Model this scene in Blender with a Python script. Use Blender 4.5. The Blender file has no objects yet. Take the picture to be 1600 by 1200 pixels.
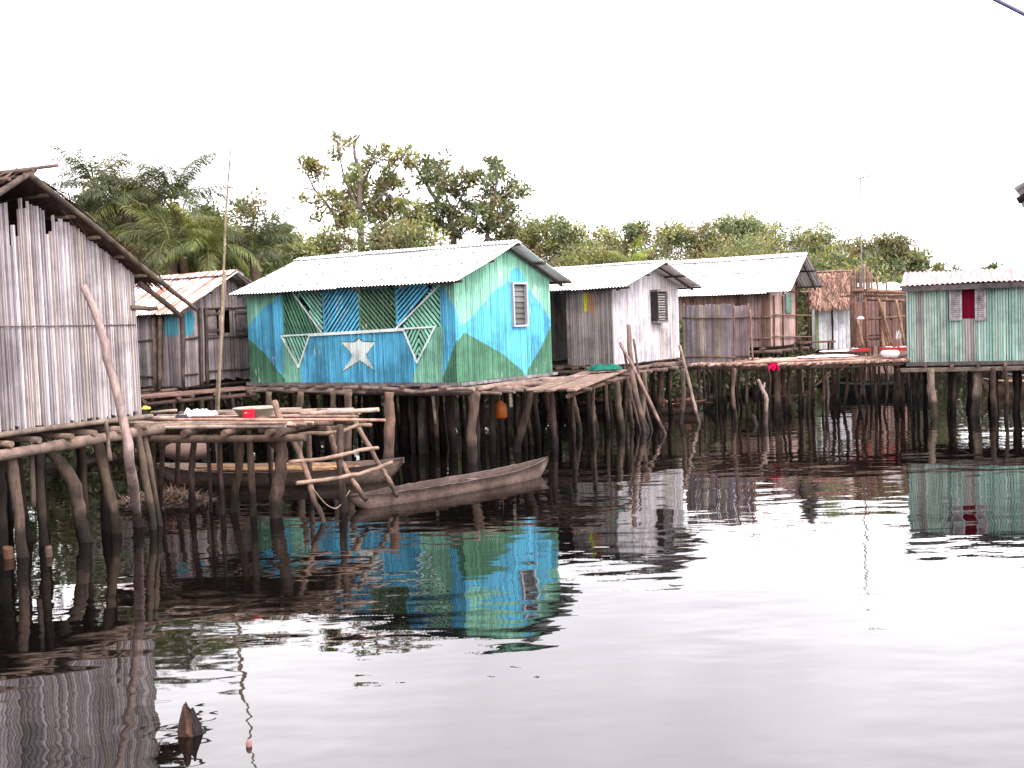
import bpy, bmesh, math, random
import numpy as np
from mathutils import Vector, Matrix
rng = random.Random(11)
nrg = np.random.default_rng(5)
sc = bpy.context.scene
COL = sc.collection

# ------------------------------------------------------------------ camera
FPX, CAMH = 1750.0, 2.6
PITCH, ROLL = math.atan(100/FPX), math.radians(2.0)
_F = Vector((0, math.cos(PITCH), -math.sin(PITCH)))
_R0 = Vector((1, 0, 0)); _U0 = Vector((0, math.sin(PITCH), math.cos(PITCH)))
_R = _R0*math.cos(ROLL) - _U0*math.sin(ROLL)
_U = _U0*math.cos(ROLL) + _R0*math.sin(ROLL)
CAM = Vector((0, 0, CAMH))
cd = bpy.data.cameras.new("camera"); cam = bpy.data.objects.new("camera", cd); COL.objects.link(cam)
cd.sensor_width = 36; cd.lens = FPX*36/1600; cd.clip_start = .05; cd.clip_end = 2000
M3 = Matrix((_R, _U, -_F)).transposed()
cam.matrix_world = Matrix.Translation(CAM) @ M3.to_4x4()
sc.camera = cam

# sight lines of the surveyed photograph -> real places
def ray(px, py): return _F + _R*((px-800)/FPX) + _U*((600-py)/FPX)
def ground(px, py, z=0.0):
    d = ray(px, py); return CAM + d*((z-CAMH)/d.z)
def on(px, py, o, n):
    d = ray(px, py); return CAM + d*((o-CAM).dot(n)/d.dot(n))
def atd(px, py, Y):
    d = ray(px, py); return CAM + d*(Y/d.y)

# ------------------------------------------------------------------ colours
def L(r, g, b, k=1.0):
    def f(c):
        c /= 255.0
        return (c/12.92 if c <= .04045 else ((c+.055)/1.055)**2.4)*k
    return (f(r), f(g), f(b))
def mixc(a, b, t): return tuple(x*(1-t)+y*t for x, y in zip(a, b))
def jit(c, s=.12):
    k = 1+rng.uniform(-s, s); return tuple(max(0, x*k*(1+rng.uniform(-s*.25, s*.25))) for x in c)

# ------------------------------------------------------------------ materials
def new_mat(name):
    m = bpy.data.materials.new(name); m.use_nodes = True
    nt = m.node_tree; b = nt.nodes["Principled BSDF"]
    return m, nt, b
def nd(nt, t, **kw):
    n = nt.nodes.new(t)
    for k, v in kw.items(): setattr(n, k, v)
    return n
def noise_node(nt, scale, detail=3, rough=.55, coord='Object', stretch=(1, 1, 1)):
    tc = nd(nt, 'ShaderNodeTexCoord'); mp = nd(nt, 'ShaderNodeMapping'); mp.inputs['Scale'].default_value = stretch
    nt.links.new(tc.outputs[coord], mp.inputs[0])
    n = nd(nt, 'ShaderNodeTexNoise'); n.inputs['Scale'].default_value = scale
    n.inputs['Detail'].default_value = detail; n.inputs['Roughness'].default_value = rough
    nt.links.new(mp.outputs[0], n.inputs[0]); return n
def ramp(nt, src, p0, c0, p1, c1):
    r = nd(nt, 'ShaderNodeValToRGB'); e = r.color_ramp.elements
    e[0].position, e[1].position = p0, p1
    e[0].color = (*c0, 1) if isinstance(c0, tuple) else (c0, c0, c0, 1)
    e[1].color = (*c1, 1) if isinstance(c1, tuple) else (c1, c1, c1, 1)
    nt.links.new(src, r.inputs[0]); return r
def mul(nt, a, b, fac=1.0):
    m = nd(nt, 'ShaderNodeMix', data_type='RGBA', blend_type='MULTIPLY'); m.inputs[0].default_value = fac
    nt.links.new(a, m.inputs[6]); nt.links.new(b, m.inputs[7]); return m.outputs[2]
def mixn(nt, fac, a, bcol):
    m = nd(nt, 'ShaderNodeMix', data_type='RGBA')
    nt.links.new(fac, m.inputs[0]); nt.links.new(a, m.inputs[6])
    if isinstance(bcol, tuple): m.inputs[7].default_value = (*bcol, 1)
    else: nt.links.new(bcol, m.inputs[7])
    return m.outputs[2]
def attr(nt, name='Col'):
    return nd(nt, 'ShaderNodeAttribute', attribute_name=name).outputs['Color']

def mat_grain(name, stretch, s1=9, s2=60, lo=.55, hi=1.3, rough=.88, bump=.25, tide=False, stain=True, k=1.0, chips=False):
    """weathered wood / cane: face colour x two scales of grain"""
    m, nt, b = new_mat(name)
    c = attr(nt)
    n1 = noise_node(nt, s1, 4, .6, stretch=stretch); r1 = ramp(nt, n1.outputs[0], .28, lo, .72, hi)
    c = mul(nt, c, r1.outputs[0])
    n2 = noise_node(nt, s2, 2, .6, stretch=stretch); r2 = ramp(nt, n2.outputs[0], .3, .75, .7, 1.15)
    c = mul(nt, c, r2.outputs[0])
    if stain:
        n3 = noise_node(nt, 1.3, 5, .65); r3 = ramp(nt, n3.outputs[0], .36, .62, .55, 1.05)
        c = mul(nt, c, r3.outputs[0])
    if chips:                                  # paint scuffed off down to pale cane
        n5 = noise_node(nt, 16, 4, .7, stretch=(1, 1, .18)); n6 = noise_node(nt, 1.1, 3, .6)
        mm = nd(nt, 'ShaderNodeMath', operation='MULTIPLY'); nt.links.new(n5.outputs[0], mm.inputs[0]); nt.links.new(n6.outputs[0], mm.inputs[1])
        r5 = ramp(nt, mm.outputs[0], .352, 0.0, .395, .6); c = mixn(nt, r5.outputs[0], c, (.50, .55, .48))
    if tide:                                   # wet, algae-black band left by the lagoon
        g = nd(nt, 'ShaderNodeNewGeometry'); sp = nd(nt, 'ShaderNodeSeparateXYZ'); nt.links.new(g.outputs['Position'], sp.inputs[0])
        nz = noise_node(nt, 2.2, 3); ad = nd(nt, 'ShaderNodeMath', operation='MULTIPLY_ADD')
        nt.links.new(nz.outputs[0], ad.inputs[0]); ad.inputs[1].default_value = -.5; nt.links.new(sp.outputs['Z'], ad.inputs[2])
        rt = ramp(nt, ad.outputs[0], -.06, .22, .16, 1.0); c = mul(nt, c, rt.outputs[0])
    if k != 1.0:
        kk = nd(nt, 'ShaderNodeRGB'); kk.outputs[0].default_value = (k, k*.97, k*.95, 1); c = mul(nt, c, kk.outputs[0])
    nt.links.new(c, b.inputs['Base Color']); b.inputs['Roughness'].default_value = rough
    b.inputs['Specular IOR Level'].default_value = .25
    if bump:
        bp = nd(nt, 'ShaderNodeBump'); bp.inputs['Strength'].default_value = bump; bp.inputs['Distance'].default_value = .01
        nt.links.new(n2.outputs[0], bp.inputs['Height']); nt.links.new(bp.outputs[0], b.inputs['Normal'])
    return m
M_CANE = mat_grain("cane_wall", (1, 1, .06), 14, 90, .72, 1.22)
M_PAINT = mat_grain("painted_cane", (1, 1, .05), 12, 80, .72, 1.18, rough=.75, bump=.15, chips=True)
M_WOOD = mat_grain("weathered_wood", (1, 1, 1), 7, 40, .45, 1.45, bump=.8, k=.5)
M_STILT = mat_grain("stilt_wood", (1, 1, .3), 9, 34, .38, 1.55, bump=1.0, tide=True, k=.22)
M_PROP = mat_grain("pale_pole_wood", (1, 1, .3), 9, 34, .5, 1.35, bump=1.0, tide=True, k=.6)
M_PALE = mat_grain("bleached_wood", (1, 1, 1), 7, 40, .5, 1.4, bump=.8, k=.64)
M_BOAT = mat_grain("boat_wood", (.3, 1, 1), 5, 40, .45, 1.4, bump=.5, k=.52)
M_THATCH = mat_grain("thatch", (1, 1, 1), 10, 60, .5, 1.4, bump=0)

def mat_plain(name, rough=.6, spec=.3, var=.2):
    m, nt, b = new_mat(name); c = attr(nt)
    n = noise_node(nt, 12, 4); r = ramp(nt, n.outputs[0], .3, 1-var, .7, 1+var*.6)
    nt.links.new(mul(nt, c, r.outputs[0]), b.inputs['Base Color'])
    b.inputs['Roughness'].default_value = rough; b.inputs['Specular IOR Level'].default_value = spec
    return m
M_CLOTH = mat_plain("cloth", .9, .1, .15)
M_PLASTIC = mat_plain("enamel", .35, .45, .12)
M_GLASS = mat_plain("louvre_glass", .45, .3, .15)
M_ROPE = mat_plain("rope", .9, .1, .2)

def mat_roof(name, rust, rustcol=(.23, .075, .035), base=(.80, .79, .79)):
    m, nt, b = new_mat(name); c = attr(nt)
    rgb = nd(nt, 'ShaderNodeRGB'); rgb.outputs[0].default_value = (*base, 1)
    c = mul(nt, rgb.outputs[0], c)
    tc = nd(nt, 'ShaderNodeTexCoord'); mp = nd(nt, 'ShaderNodeMapping'); mp.inputs['Scale'].default_value = (3.2, .55, 1)
    nt.links.new(tc.outputs['UV'], mp.inputs[0])
    n = nd(nt, 'ShaderNodeTexNoise'); n.inputs['Scale'].default_value = 2.3; n.inputs['Detail'].default_value = 6; n.inputs['Roughness'].default_value = .65
    nt.links.new(mp.outputs[0], n.inputs[0])
    r = ramp(nt, n.outputs[0], .62-rust*.3, 0.0, .72-rust*.28, 1.0)
    c = mixn(nt, r.outputs[0], c, rustcol)
    mp2 = nd(nt, 'ShaderNodeMapping'); mp2.inputs['Scale'].default_value = (13.2, .4, 1); nt.links.new(tc.outputs['UV'], mp2.inputs[0])
    n2 = nd(nt, 'ShaderNodeTexNoise'); n2.inputs['Scale'].default_value = 1.0; n2.inputs['Detail'].default_value = 3; nt.links.new(mp2.outputs[0], n2.inputs[0])
    r2 = ramp(nt, n2.outputs[0], .3, .72, .65, 1.1); c = mul(nt, c, r2.outputs[0])
    nt.links.new(c, b.inputs['Base Color']); b.inputs['Roughness'].default_value = .5; b.inputs['Metallic'].default_value = .15
    return m
M_ZINC = mat_roof("zinc_sheet", .06)
M_STREAK = mat_roof("streaked_zinc_sheet", .34, (.36, .24, .19))
M_RUSTY = mat_roof("rusty_zinc_sheet", .62)
M_PINKZ = mat_roof("faded_rust_sheet", .72, (.24, .13, .12), (.46, .40, .38))

def mat_leaf():
    m, nt, b = new_mat("leaf"); c = attr(nt)
    b.inputs['Roughness'].default_value = .5; b.inputs['Specular IOR Level'].default_value = .35
    nt.links.new(c, b.inputs['Base Color'])
    tr = nd(nt, 'ShaderNodeBsdfTranslucent'); g = nd(nt, 'ShaderNodeMix', data_type='RGBA', blend_type='MULTIPLY'); g.inputs[0].default_value = 1
    nt.links.new(c, g.inputs[6]); g.inputs[7].default_value = (1.5, 1.6, .7, 1); nt.links.new(g.outputs[2], tr.inputs[0])
    ms = nd(nt, 'ShaderNodeMixShader'); ms.inputs[0].default_value = .3
    nt.links.new(b.outputs[0], ms.inputs[1]); nt.links.new(tr.outputs[0], ms.inputs[2])
    nt.links.new(ms.outputs[0], nt.nodes['Material Output'].inputs[0]); return m
M_LEAF = mat_leaf()
M_BARK = mat_grain("tree_bark", (1, 1, .3), 6, 30, .6, 1.3, bump=.4)

# ------------------------------------------------------------------ mesh builder
def base_of(parent):
    v = Vector()
    while parent is not None: v += parent.location; parent = parent.parent
    return v
def tag(o, label=None, cat=None, group=None, kind=None):
    if label: o['label'] = label
    if cat: o['category'] = cat
    if group: o['group'] = group
    if kind: o['kind'] = kind
    return o
def thing(name, label, cat, loc, group=None):
    o = bpy.data.objects.new(name, None); o.empty_display_size = .2; COL.objects.link(o)
    o.location = loc; return tag(o, label, cat, group)

class MB:
    """collects shapes in world coordinates; build() links them as ONE mesh object"""
    def __init__(s, col=(.3, .3, .3), smooth=False):
        s.v = []; s.f = []; s.c = []; s.uv = {}; s.col = col; s.smooth = smooth; s.sm = []
    def face(s, idx, col=None, smooth=None):
        s.f.append(idx); s.c.append(col or s.col); s.sm.append(s.smooth if smooth is None else smooth)
    def quad(s, a, b, c, d, col=None):
        n = len(s.v); s.v += [Vector(a), Vector(b), Vector(c), Vector(d)]; s.face((n, n+1, n+2, n+3), col)
    def tube(s, pts, rad, sides=7, col=None, caps=True, flat=1.0):
        pts = [Vector(p) for p in pts]
        if not hasattr(rad, '__len__'): rad = [rad]*len(pts)
        t = (pts[1]-pts[0]).normalized(); ref = Vector((0, 0, 1)) if abs(t.z) < .9 else Vector((1, 0, 0))
        a = t.cross(ref).normalized(); n0 = len(s.v)
        for i, p in enumerate(pts):
            if i == 0: t = pts[1]-pts[0]
            elif i == len(pts)-1: t = pts[-1]-pts[-2]
            else: t = pts[i+1]-pts[i-1]
            t.normalize(); a = (a-t*a.dot(t)).normalized(); bb = t.cross(a)
            for k in range(sides):
                an = 2*math.pi*k/sides
                s.v.append(p+a*math.cos(an)*rad[i]+bb*math.sin(an)*rad[i]*flat)
        for i in range(len(pts)-1):
            for k in range(sides):
                k2 = (k+1) % sides; q = n0+i*sides
                s.face((q+k, q+k2, q+sides+k2, q+sides+k), col, True)
        if caps:
            s.face(tuple(n0+k for k in range(sides))[::-1], col, False)
            s.face(tuple(n0+(len(pts)-1)*sides+k for k in range(sides)), col, False)
    def stick(s, p0, p1, r0, r1=None, bend=.03, seg=6, sides=7, col=None, knots=.12):
        """a crooked natural pole"""
        p0, p1 = Vector(p0), Vector(p1); r1 = r0 if r1 is None else r1; d = p1-p0; ln = d.length
        a = d.normalized().orthogonal().normalized(); b = d.normalized().cross(a)
        ph = [rng.uniform(0, 6.28) for _ in range(4)]; am = [rng.gauss(0, .5) for _ in range(4)]
        pts, rad = [], []
        for i in range(seg+1):
            t = i/seg; w = math.sin(math.pi*t)
            oa = bend*ln*(am[0]*w+.4*am[1]*math.sin(2*math.pi*t+ph[0])*min(1, 3*w)); ob = bend*ln*(am[2]*w+.4*am[3]*math.sin(2*math.pi*t+ph[1])*min(1, 3*w))
            pts.append(p0+d*t+a*oa+b*ob); rad.append((r0+(r1-r0)*t)*(1+rng.uniform(-knots, knots)))
        s.tube(pts, rad, sides, col or jit(s.col, .2))
    def path(s, pts, r0, r1=None, sides=7, col=None, sub=5, knots=.14):
        """crooked pole through given points"""
        pts = [Vector(p) for p in pts]; r1 = r0 if r1 is None else r1; o = []
        n = len(pts)
        for i in range(n-1):
            pa, pb, pc, pd = pts[max(i-1, 0)], pts[i], pts[i+1], pts[min(i+2, n-1)]
            for k in range(sub):
                t = k/sub
                o.append(Vector([rng.gauss(0, .1)*min(r0, .08) for _ in range(3)])*(1 if len(o) else 0)+.5*((2*pb)+(pc-pa)*t+(2*pa-5*pb+4*pc-pd)*t*t+(3*pb-pa-3*pc+pd)*t**3))
        o.append(pts[-1])
        rad = [(r0+(r1-r0)*i/(len(o)-1))*(1+rng.uniform(-knots, knots)) for i in range(len(o))]
        s.tube(o, rad, sides, col)
    def box(s, o, ax, ay, az, col=None, j=0.0):
        """box from corner o along three edge vectors"""
        o, ax, ay, az = Vector(o), Vector(ax), Vector(ay), Vector(az); n = len(s.v)
        for k in range(8):
            p = o+ax*(k & 1)+ay*((k >> 1) & 1)+az*((k >> 2) & 1)
            if j: p = p+Vector((rng.uniform(-j, j), rng.uniform(-j, j), rng.uniform(-j, j)))
            s.v.append(p)
        for q in ((0, 2, 3, 1), (4, 5, 7, 6), (0, 1, 5, 4), (2, 6, 7, 3), (0, 4, 6, 2), (1, 3, 7, 5)):
            s.face(tuple(n+i for i in q), col)
    def plank(s, p0, p1, w, t, up=(0, 0, 1), col=None, j=.004):
        p0, p1, up = Vector(p0), Vector(p1), Vector(up); d = (p1-p0); sd = d.cross(up).normalized(); u2 = sd.cross(d).normalized()
        s.box(p0-sd*w/2-u2*t/2, d, sd*w, u2*t, col or jit(s.col, .15), j)
    def sphere(s, c, rx, ry, rz, nu=12, nv=8, col=None, v0=0.0, v1=1.0):
        c = Vector(c); n0 = len(s.v)
        for i in range(nv+1):
            th = math.pi*(v0+(v1-v0)*i/nv)
            for k in range(nu):
                ph = 2*math.pi*k/nu
                s.v.append(c+Vector((rx*math.sin(th)*math.cos(ph), ry*math.sin(th)*math.sin(ph), rz*math.cos(th))))
        for i in range(nv):
            for k in range(nu):
                k2 = (k+1) % nu; s.face((n0+i*nu+k, n0+(i+1)*nu+k, n0+(i+1)*nu+k2, n0+i*nu+k2), col, True)
    def lathe(s, c, prof, n=20, col=None):
        c = Vector(c); n0 = len(s.v)
        for r, z in prof:
            for k in range(n):
                an = 2*math.pi*k/n; s.v.append(c+Vector((r*math.cos(an), r*math.sin(an), z)))
        for i in range(len(prof)-1):
            for k in range(n):
                k2 = (k+1) % n; s.face((n0+i*n+k, n0+i*n+k2, n0+(i+1)*n+k2, n0+(i+1)*n+k), col, True)
    def build(s, name, mat, parent=None, label=None, cat=None, group=None, kind=None, origin=None, cast=True):
        base = base_of(parent)
        if parent is None:
            if origin is None:
                xs = [min(v[i] for v in s.v) for i in range(3)]; xe = [max(v[i] for v in s.v) for i in range(3)]
                origin = Vector(((xs[0]+xe[0])/2, (xs[1]+xe[1])/2, xs[2]))
            base = Vector(origin)
        me = bpy.data.meshes.new(name)
        me.from_pydata([(v-base)[:] for v in map(Vector, s.v)], [], s.f)
        ca = me.attributes.new("Col", 'FLOAT_COLOR', 'CORNER')
        cols = np.ones((len(me.loops), 4), np.float32); i = 0
        for f, c in zip(s.f, s.c):
            cols[i:i+len(f), :3] = c; i += len(f)
        ca.data.foreach_set('color', cols.ravel())
        if s.uv:
            ul = me.uv_layers.new(name="UVMap"); li = np.zeros(len(me.loops), np.int32); me.loops.foreach_get('vertex_index', li)
            ul.data.foreach_set('uv', np.array([s.uv.get(int(k), (0, 0)) for k in li], np.float32).ravel())
        me.polygons.foreach_set('use_smooth', np.array(s.sm, bool))
        me.materials.append(mat); me.update()
        o = bpy.data.objects.new(name, me); COL.objects.link(o)
        if parent is not None: o.parent = parent
        else: o.location = base
        return tag(o, label, cat, group, kind)

def np_mesh(name, V, loops_per, cols, mat, parent=None, origin=None, **kw):
    """V (n,3) world, faces of loops_per consecutive verts, cols per face"""
    base = base_of(parent) if parent is not None else Vector(origin if origin is not None else V.mean(0))
    V = V-np.array(base)
    n = len(V); nf = n//loops_per
    me = bpy.data.meshes.new(name); me.vertices.add(n); me.vertices.foreach_set('co', V.astype(np.float32).ravel())
    me.loops.add(n); me.loops.foreach_set('vertex_index', np.arange(n, dtype=np.int32))
    me.polygons.add(nf); me.polygons.foreach_set('loop_start', np.arange(0, n, loops_per, dtype=np.int32))
    me.update(calc_edges=True)
    ca = me.attributes.new("Col", 'FLOAT_COLOR', 'CORNER')
    c4 = np.ones((n, 4), np.float32); c4[:, :3] = np.repeat(cols, loops_per, 0); ca.data.foreach_set('color', c4.ravel())
    me.materials.append(mat); me.validate()
    o = bpy.data.objects.new(name, me); COL.objects.link(o)
    if parent is not None: o.parent = parent
    else: o.location = base
    return tag(o, **kw)

# ------------------------------------------------------------------ slat walls
def in_poly(u, v, poly):
    c = False; j = len(poly)-1
    for i in range(len(poly)):
        (xi, yi), (xj, yj) = poly[i], poly[j]
        if (yi > v) != (yj > v) and u < (xj-xi)*(v-yi)/(yj-yi)+xi: c = not c
        j = i
    return c
def slat_wall(name, mat, parent, O, U, N, width, z0, top, sw=.05, depth=.012, color=None, openings=(), lines=(), ragbot=.02, ragtop=.02, gap=.12, seg=3, u0=0.0, swj=.25, back=True):
    """vertical canes side by side on the plane O + u U + z Z; color(u, z, r) gives each face its paint"""
    bm = bmesh.new(); lay = bm.faces.layers.int.new('sid'); info = []
    u = u0
    while u < width-1e-4:
        w = sw*(1+rng.uniform(-swj, swj)); ue = min(u+w, width)
        if width-ue < sw*.3: ue = width
        um = (u+ue)/2; zt = top(um)+rng.uniform(-ragtop, ragtop*.3); zb = z0(um) if callable(z0) else z0
        zb += rng.uniform(-ragbot, ragbot*.5)
        spans = [(zb, zt)]
        for (a, b, c, d) in openings:
            if a < um < b:
                ns = []
                for (p, q) in spans:
                    if c > p: ns.append((p, min(c, q)))
                    if d < q: ns.append((max(d, p), q))
                spans = [x for x in ns if x[1]-x[0] > .02]
        sid = len(info); info.append(rng.random())
        g = rng.choice([0, .004, .006, .009]) if rng.random() < gap*4 else 0
        dd = depth*(1+rng.uniform(-.4, .5)); off = rng.uniform(-.004, .004)
        for (p, q) in spans:
            rows = []
            for i in range(seg+1):
                t = i/seg; z = p+(q-p)*t; s_ = rng.uniform(-.002, .002)
                rows.append([bm.verts.new((uu+s_, nn+off, z)) for uu, nn in ((u+g, -.008), (u+g+(ue-u)*.25, dd*.85), (ue-(ue-u)*.25, dd*.85), (ue-g*.3, -.008))])
            for i in range(seg):
                for k in range(3):
                    f = bm.faces.new((rows[i][k], rows[i][k+1], rows[i+1][k+1], rows[i+1][k])); f[lay] = sid
            f = bm.faces.new(rows[-1]); f[lay] = sid
        u = ue
    for (a, b) in lines:                       # real edges where two paints meet
        du, dv = b[0]-a[0], b[1]-a[1]; ln = math.hypot(du, dv); pad = .06
        lo = (min(a[0], b[0])-pad, min(a[1], b[1])-pad); hi = (max(a[0], b[0])+pad, max(a[1], b[1])+pad)
        fs = []
        for f in bm.faces:
            us = [v.co.x for v in f.verts]; zs = [v.co.z for v in f.verts]
            if max(us) > lo[0] and min(us) < hi[0] and max(zs) > lo[1] and min(zs) < hi[1]: fs.append(f)
        geom = list({x for f in fs for x in list(f.verts)+list(f.edges)})+fs
        if geom: bmesh.ops.bisect_plane(bm, geom=geom, dist=1e-5, plane_co=(a[0], 0, a[1]), plane_no=(-dv/ln, 0, du/ln))
    cl = bm.loops.layers.float_color.new('Col')
    for f in bm.faces:
        c = f.calc_center_median(); col = color(c.x, c.z, info[f[lay]])
        for l in f.loops: l[cl] = (*col, 1)
    base = base_of(parent); Z = Vector((0, 0, 1))
    for v in bm.verts: v.co = O+U*v.co.x+N*v.co.y+Z*(v.co.z)-base
    bm.normal_update()
    me = bpy.data.meshes.new(name); bm.to_mesh(me); bm.free(); me.materials.append(mat)
    o = bpy.data.objects.new(name, me); COL.objects.link(o); o.parent = parent
    return o
def grey_cane(cols, var=.18):
    def f(u, z, r):
        k = cols[int(r*997) % len(cols)]; s = 1+var*(((r*7919) % 1)*2-1); return tuple(c*s for c in k)
    return f

# ------------------------------------------------------------------ corrugated roofs
def corr(mb, e0, e1, r0, r1, pitch=.076, amp=.011, rows=8, sheet=.75, sag=.015, ragged=.03, col=(1, 1, 1), lift=.0):
    e0, e1, r0, r1 = map(Vector, (e0, e1, r0, r1)); ln = (e1-e0).length; sl = ((r0-e0).length+(r1-e1).length)/2
    nrm = (e1-e0).cross(r0-e0).normalized()
    if nrm.z < 0: nrm = -nrm
    n = max(4, int(ln/pitch*6)); n0 = len(mb.v); rg = 0; tone = 1; tones = []
    ph = rng.uniform(0, 6)
    for i in range(n+1):
        s = i/n
        if i % max(1, int(sheet/pitch*6)) == 0: rg = rng.uniform(-ragged, ragged); tone = rng.uniform(.9, 1.05); sh = rng.uniform(-.006, .006)
        tones.append(tone)
        a = e0.lerp(e1, s); b = r0.lerp(r1, s); down = (a-b).normalized()
        for k in range(rows+1):
            t = k/rows
            p = a.lerp(b, t) + (down*rg if k == 0 else Vector())
            h = amp*math.sin(2*math.pi*ln*s/pitch)+lift+sh
            h -= sag*math.sin(math.pi*t)*(1+.5*math.sin(3*s+ph)); h += .012*math.sin(ln*s*1.7+ph)*math.sin(2*t+ph)
            mb.v.append(p+nrm*h); mb.uv[len(mb.v)-1] = (ln*s+ph, sl*t)
    for i in range(n):
        for k in range(rows):
            q = n0+i*(rows+1)+k; c = tuple(x*tones[i] for x in col)
            mb.face((q, q+rows+1, q+rows+2, q+1), c, True)
    return nrm

def frame(th):
    return Vector((-math.cos(th), math.sin(th), 0)), Vector((math.sin(th), math.cos(th), 0))
Z = Vector((0, 0, 1))
class House:
    """local axes: u along the eave wall (away from the near corner), w along the gable, z up"""
    def __init__(s, name, label, corner, zf, th, floor_drop=.25):
        s.U, s.W = frame(th); s.o = Vector((corner.x, corner.y, 0)); s.zf = zf
        s.root = thing(name, label, 'house', (corner.x, corner.y, 0))
    def P(s, u, w, z): return s.o+s.U*u+s.W*w+Z*z
    def loc(s, p): d = p-s.o; return d.dot(s.U), d.dot(s.W), p.z
    def front(s, px, py, w=0.0):               # sight line onto the front wall plane -> (u, z)
        p = on(px, py, s.P(0, w, 0), s.W); return s.loc(p)[0], p.z
    def side(s, px, py, u=0.0):
        p = on(px, py, s.P(u, 0, 0), s.U); return s.loc(p)[1], p.z
    def set_roof(s, half, ridge_z, ov, ez, ovb, u0, u1):
        s.h, s.rz, s.ov, s.ez, s.ovb, s.u0, s.u1 = half, ridge_z, ov, ez, ovb, u0, u1
        s.slope = (ridge_z-ez)/(half+ov)
    def rz_at(s, w): return s.rz-abs(w-s.h)*s.slope
def stilt(parent, pts, r0, r1=None, col=None, name='stilt', mat=None):
    m = MB(smooth=True); m.path(pts, r0, r1, 9, col or jit(STILTC, .3)); return m.build(name, mat or M_STILT, parent)
STILTC = L(120, 100, 88)
def stilt_px(parent, top, bot, r, r1=None, z=None, mid=(), col=None):
    """a stilt whose foot stands in the water where the photograph shows it"""
    b = ground(*bot); pts = [b-Z*.6, b]
    for (x, y) in sorted(mid, key=lambda q_: -q_[1]): pts.append(atd(x, y, b.y))
    t = atd(top[0], top[1], b.y); t.z = t.z if z is None else z
    pts.append(t); return stilt(parent, pts, r, r1, col)
# ================================================================== HOUSES
TH = math.radians(33.3)
KA = .74
def gable_top(h): return lambda w: h.rz_at(w)-.05
def add_roof(h, mat, cap=True, cap_mat=None, col=(1, 1, 1), pitch=.085, amp=.016, sag=.015, ragged=.03, nails=True, beams=True, beamcol=L(90, 78, 70)):
    a0, a1 = h.u0, h.u1
    m = MB(col, True)
    corr(m, h.P(a0, -h.ov, h.ez), h.P(a1, -h.ov, h.ez), h.P(a0, h.h, h.rz), h.P(a1, h.h, h.rz), pitch, amp, 9, sag=sag, ragged=ragged, col=col)
    wb = h.h*2+h.ovb; zb = h.rz-(wb-h.h)*h.slope
    corr(m, h.P(a0, wb, zb), h.P(a1, wb, zb), h.P(a0, h.h, h.rz), h.P(a1, h.h, h.rz), pitch, amp, 6, sag=sag, ragged=ragged, col=col)
    roof = m.build('roof', mat, h.root)
    if cap:
        c = MB(col, True); s = .2; dz = s*h.slope*.95
        for sg in (-1, 1):
            corr(c, h.P(a0+.02, h.h+sg*s, h.rz-dz+.045), h.P(a1-.02, h.h+sg*s, h.rz-dz+.045), h.P(a0+.02, h.h, h.rz+.04), h.P(a1-.02, h.h, h.rz+.04), pitch*1.07, amp*.6, 3, sheet=1.9, sag=0, ragged=.03, col=tuple(x*.95 for x in col))
        c.build('ridge_cap', cap_mat or mat, roof)
    if nails:
        k = MB(L(70, 60, 60))
        for t in (.12, .42, .72):
            u = a0+.15
            while u < a1:
                w = -h.ov+(h.h+h.ov)*t; z = h.ez+(h.rz-h.ez)*t
                if rng.random() < .75: k.sphere(h.P(u, w+rng.uniform(-.02, .02), z+.03), .027, .027, .02, 6, 3)
                u += rng.uniform(.2, .5)
        k.build('roof_nails', M_PLASTIC, roof, kind='stuff')
    if beams:
        b = MB(beamcol, True)
        for w in (-h.ov+.12, h.h*.45, h.h, h.h*1.55, wb-.12):
            z = h.rz-abs(w-h.h)*h.slope-.055
            b.stick(h.P(a0-.03, w, z), h.P(a1+.03, w, z), .03, .026, .004, 5, 6)
        for i in range(6):
            u = a0+.25+(a1-a0-.5)*i/5
            b.stick(h.P(u, -h.ov+.03, h.ez-.07), h.P(u, h.h, h.rz-.1), .028, .024, .006, 4, 6)
            b.stick(h.P(u, wb-.03, zb-.07), h.P(u, h.h, h.rz-.1), .028, .024, .006, 4, 6)
        b.build('roof_frame', M_WOOD, h.root)
    return roof
def floor_frame(h, L_, Wd, jut=.25, col=L(125, 105, 95), joists=8, r=.06, planks=True):
    b = MB(col, True); z = h.zf
    for w in (-.04, Wd*.33, Wd*.66, Wd+.04):
        b.stick(h.P(-jut-rng.uniform(0, .2), w, z-.17), h.P(L_+.25, w, z-.17), r, r*.8, .01, 8, 8)
    for i in range(joists):
        u = L_*(i+.3)/joists
        b.stick(h.P(u, -jut-rng.uniform(0, .25), z-.07), h.P(u+rng.uniform(-.1, .1), Wd+.2, z-.07), r*.62, r*.55, .008, 5, 7)
    if planks:
        w = 0.0
        while w < Wd:
            b.plank(h.P(-.03, w+.07, z-.02), h.P(L_+.03, w+.07, z-.02), .13, .022, col=jit(L(110, 92, 80), .2)); w += .15
    return b.build('floor_frame', M_WOOD, h.root)
def inner_stilts(h, L_, Wd, nu, nw, r=.05, w0=.5, skip=0.0):
    for i in range(nu):
        for k in range(nw):
            if rng.random() < skip: continue
            u = L_*(i+.3+rng.uniform(-.25, .25))/nu; w = w0+(Wd-w0)*(k+.4+rng.uniform(-.25, .25))/nw
            rr = r*rng.uniform(.7, 1.2)
            b = h.P(u+rng.uniform(-.12, .12), w+rng.uniform(-.12, .12), -.6)
            stilt(h.root, [b, h.P(u+rng.uniform(-.06, .06), w, h.zf*.5), h.P(u, w, h.zf-.15)], rr*1.1, rr*.85, jit(L(95, 78, 68), .3))  # inner stilts coloured darker, the gloom under the floor put into the tone

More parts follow.
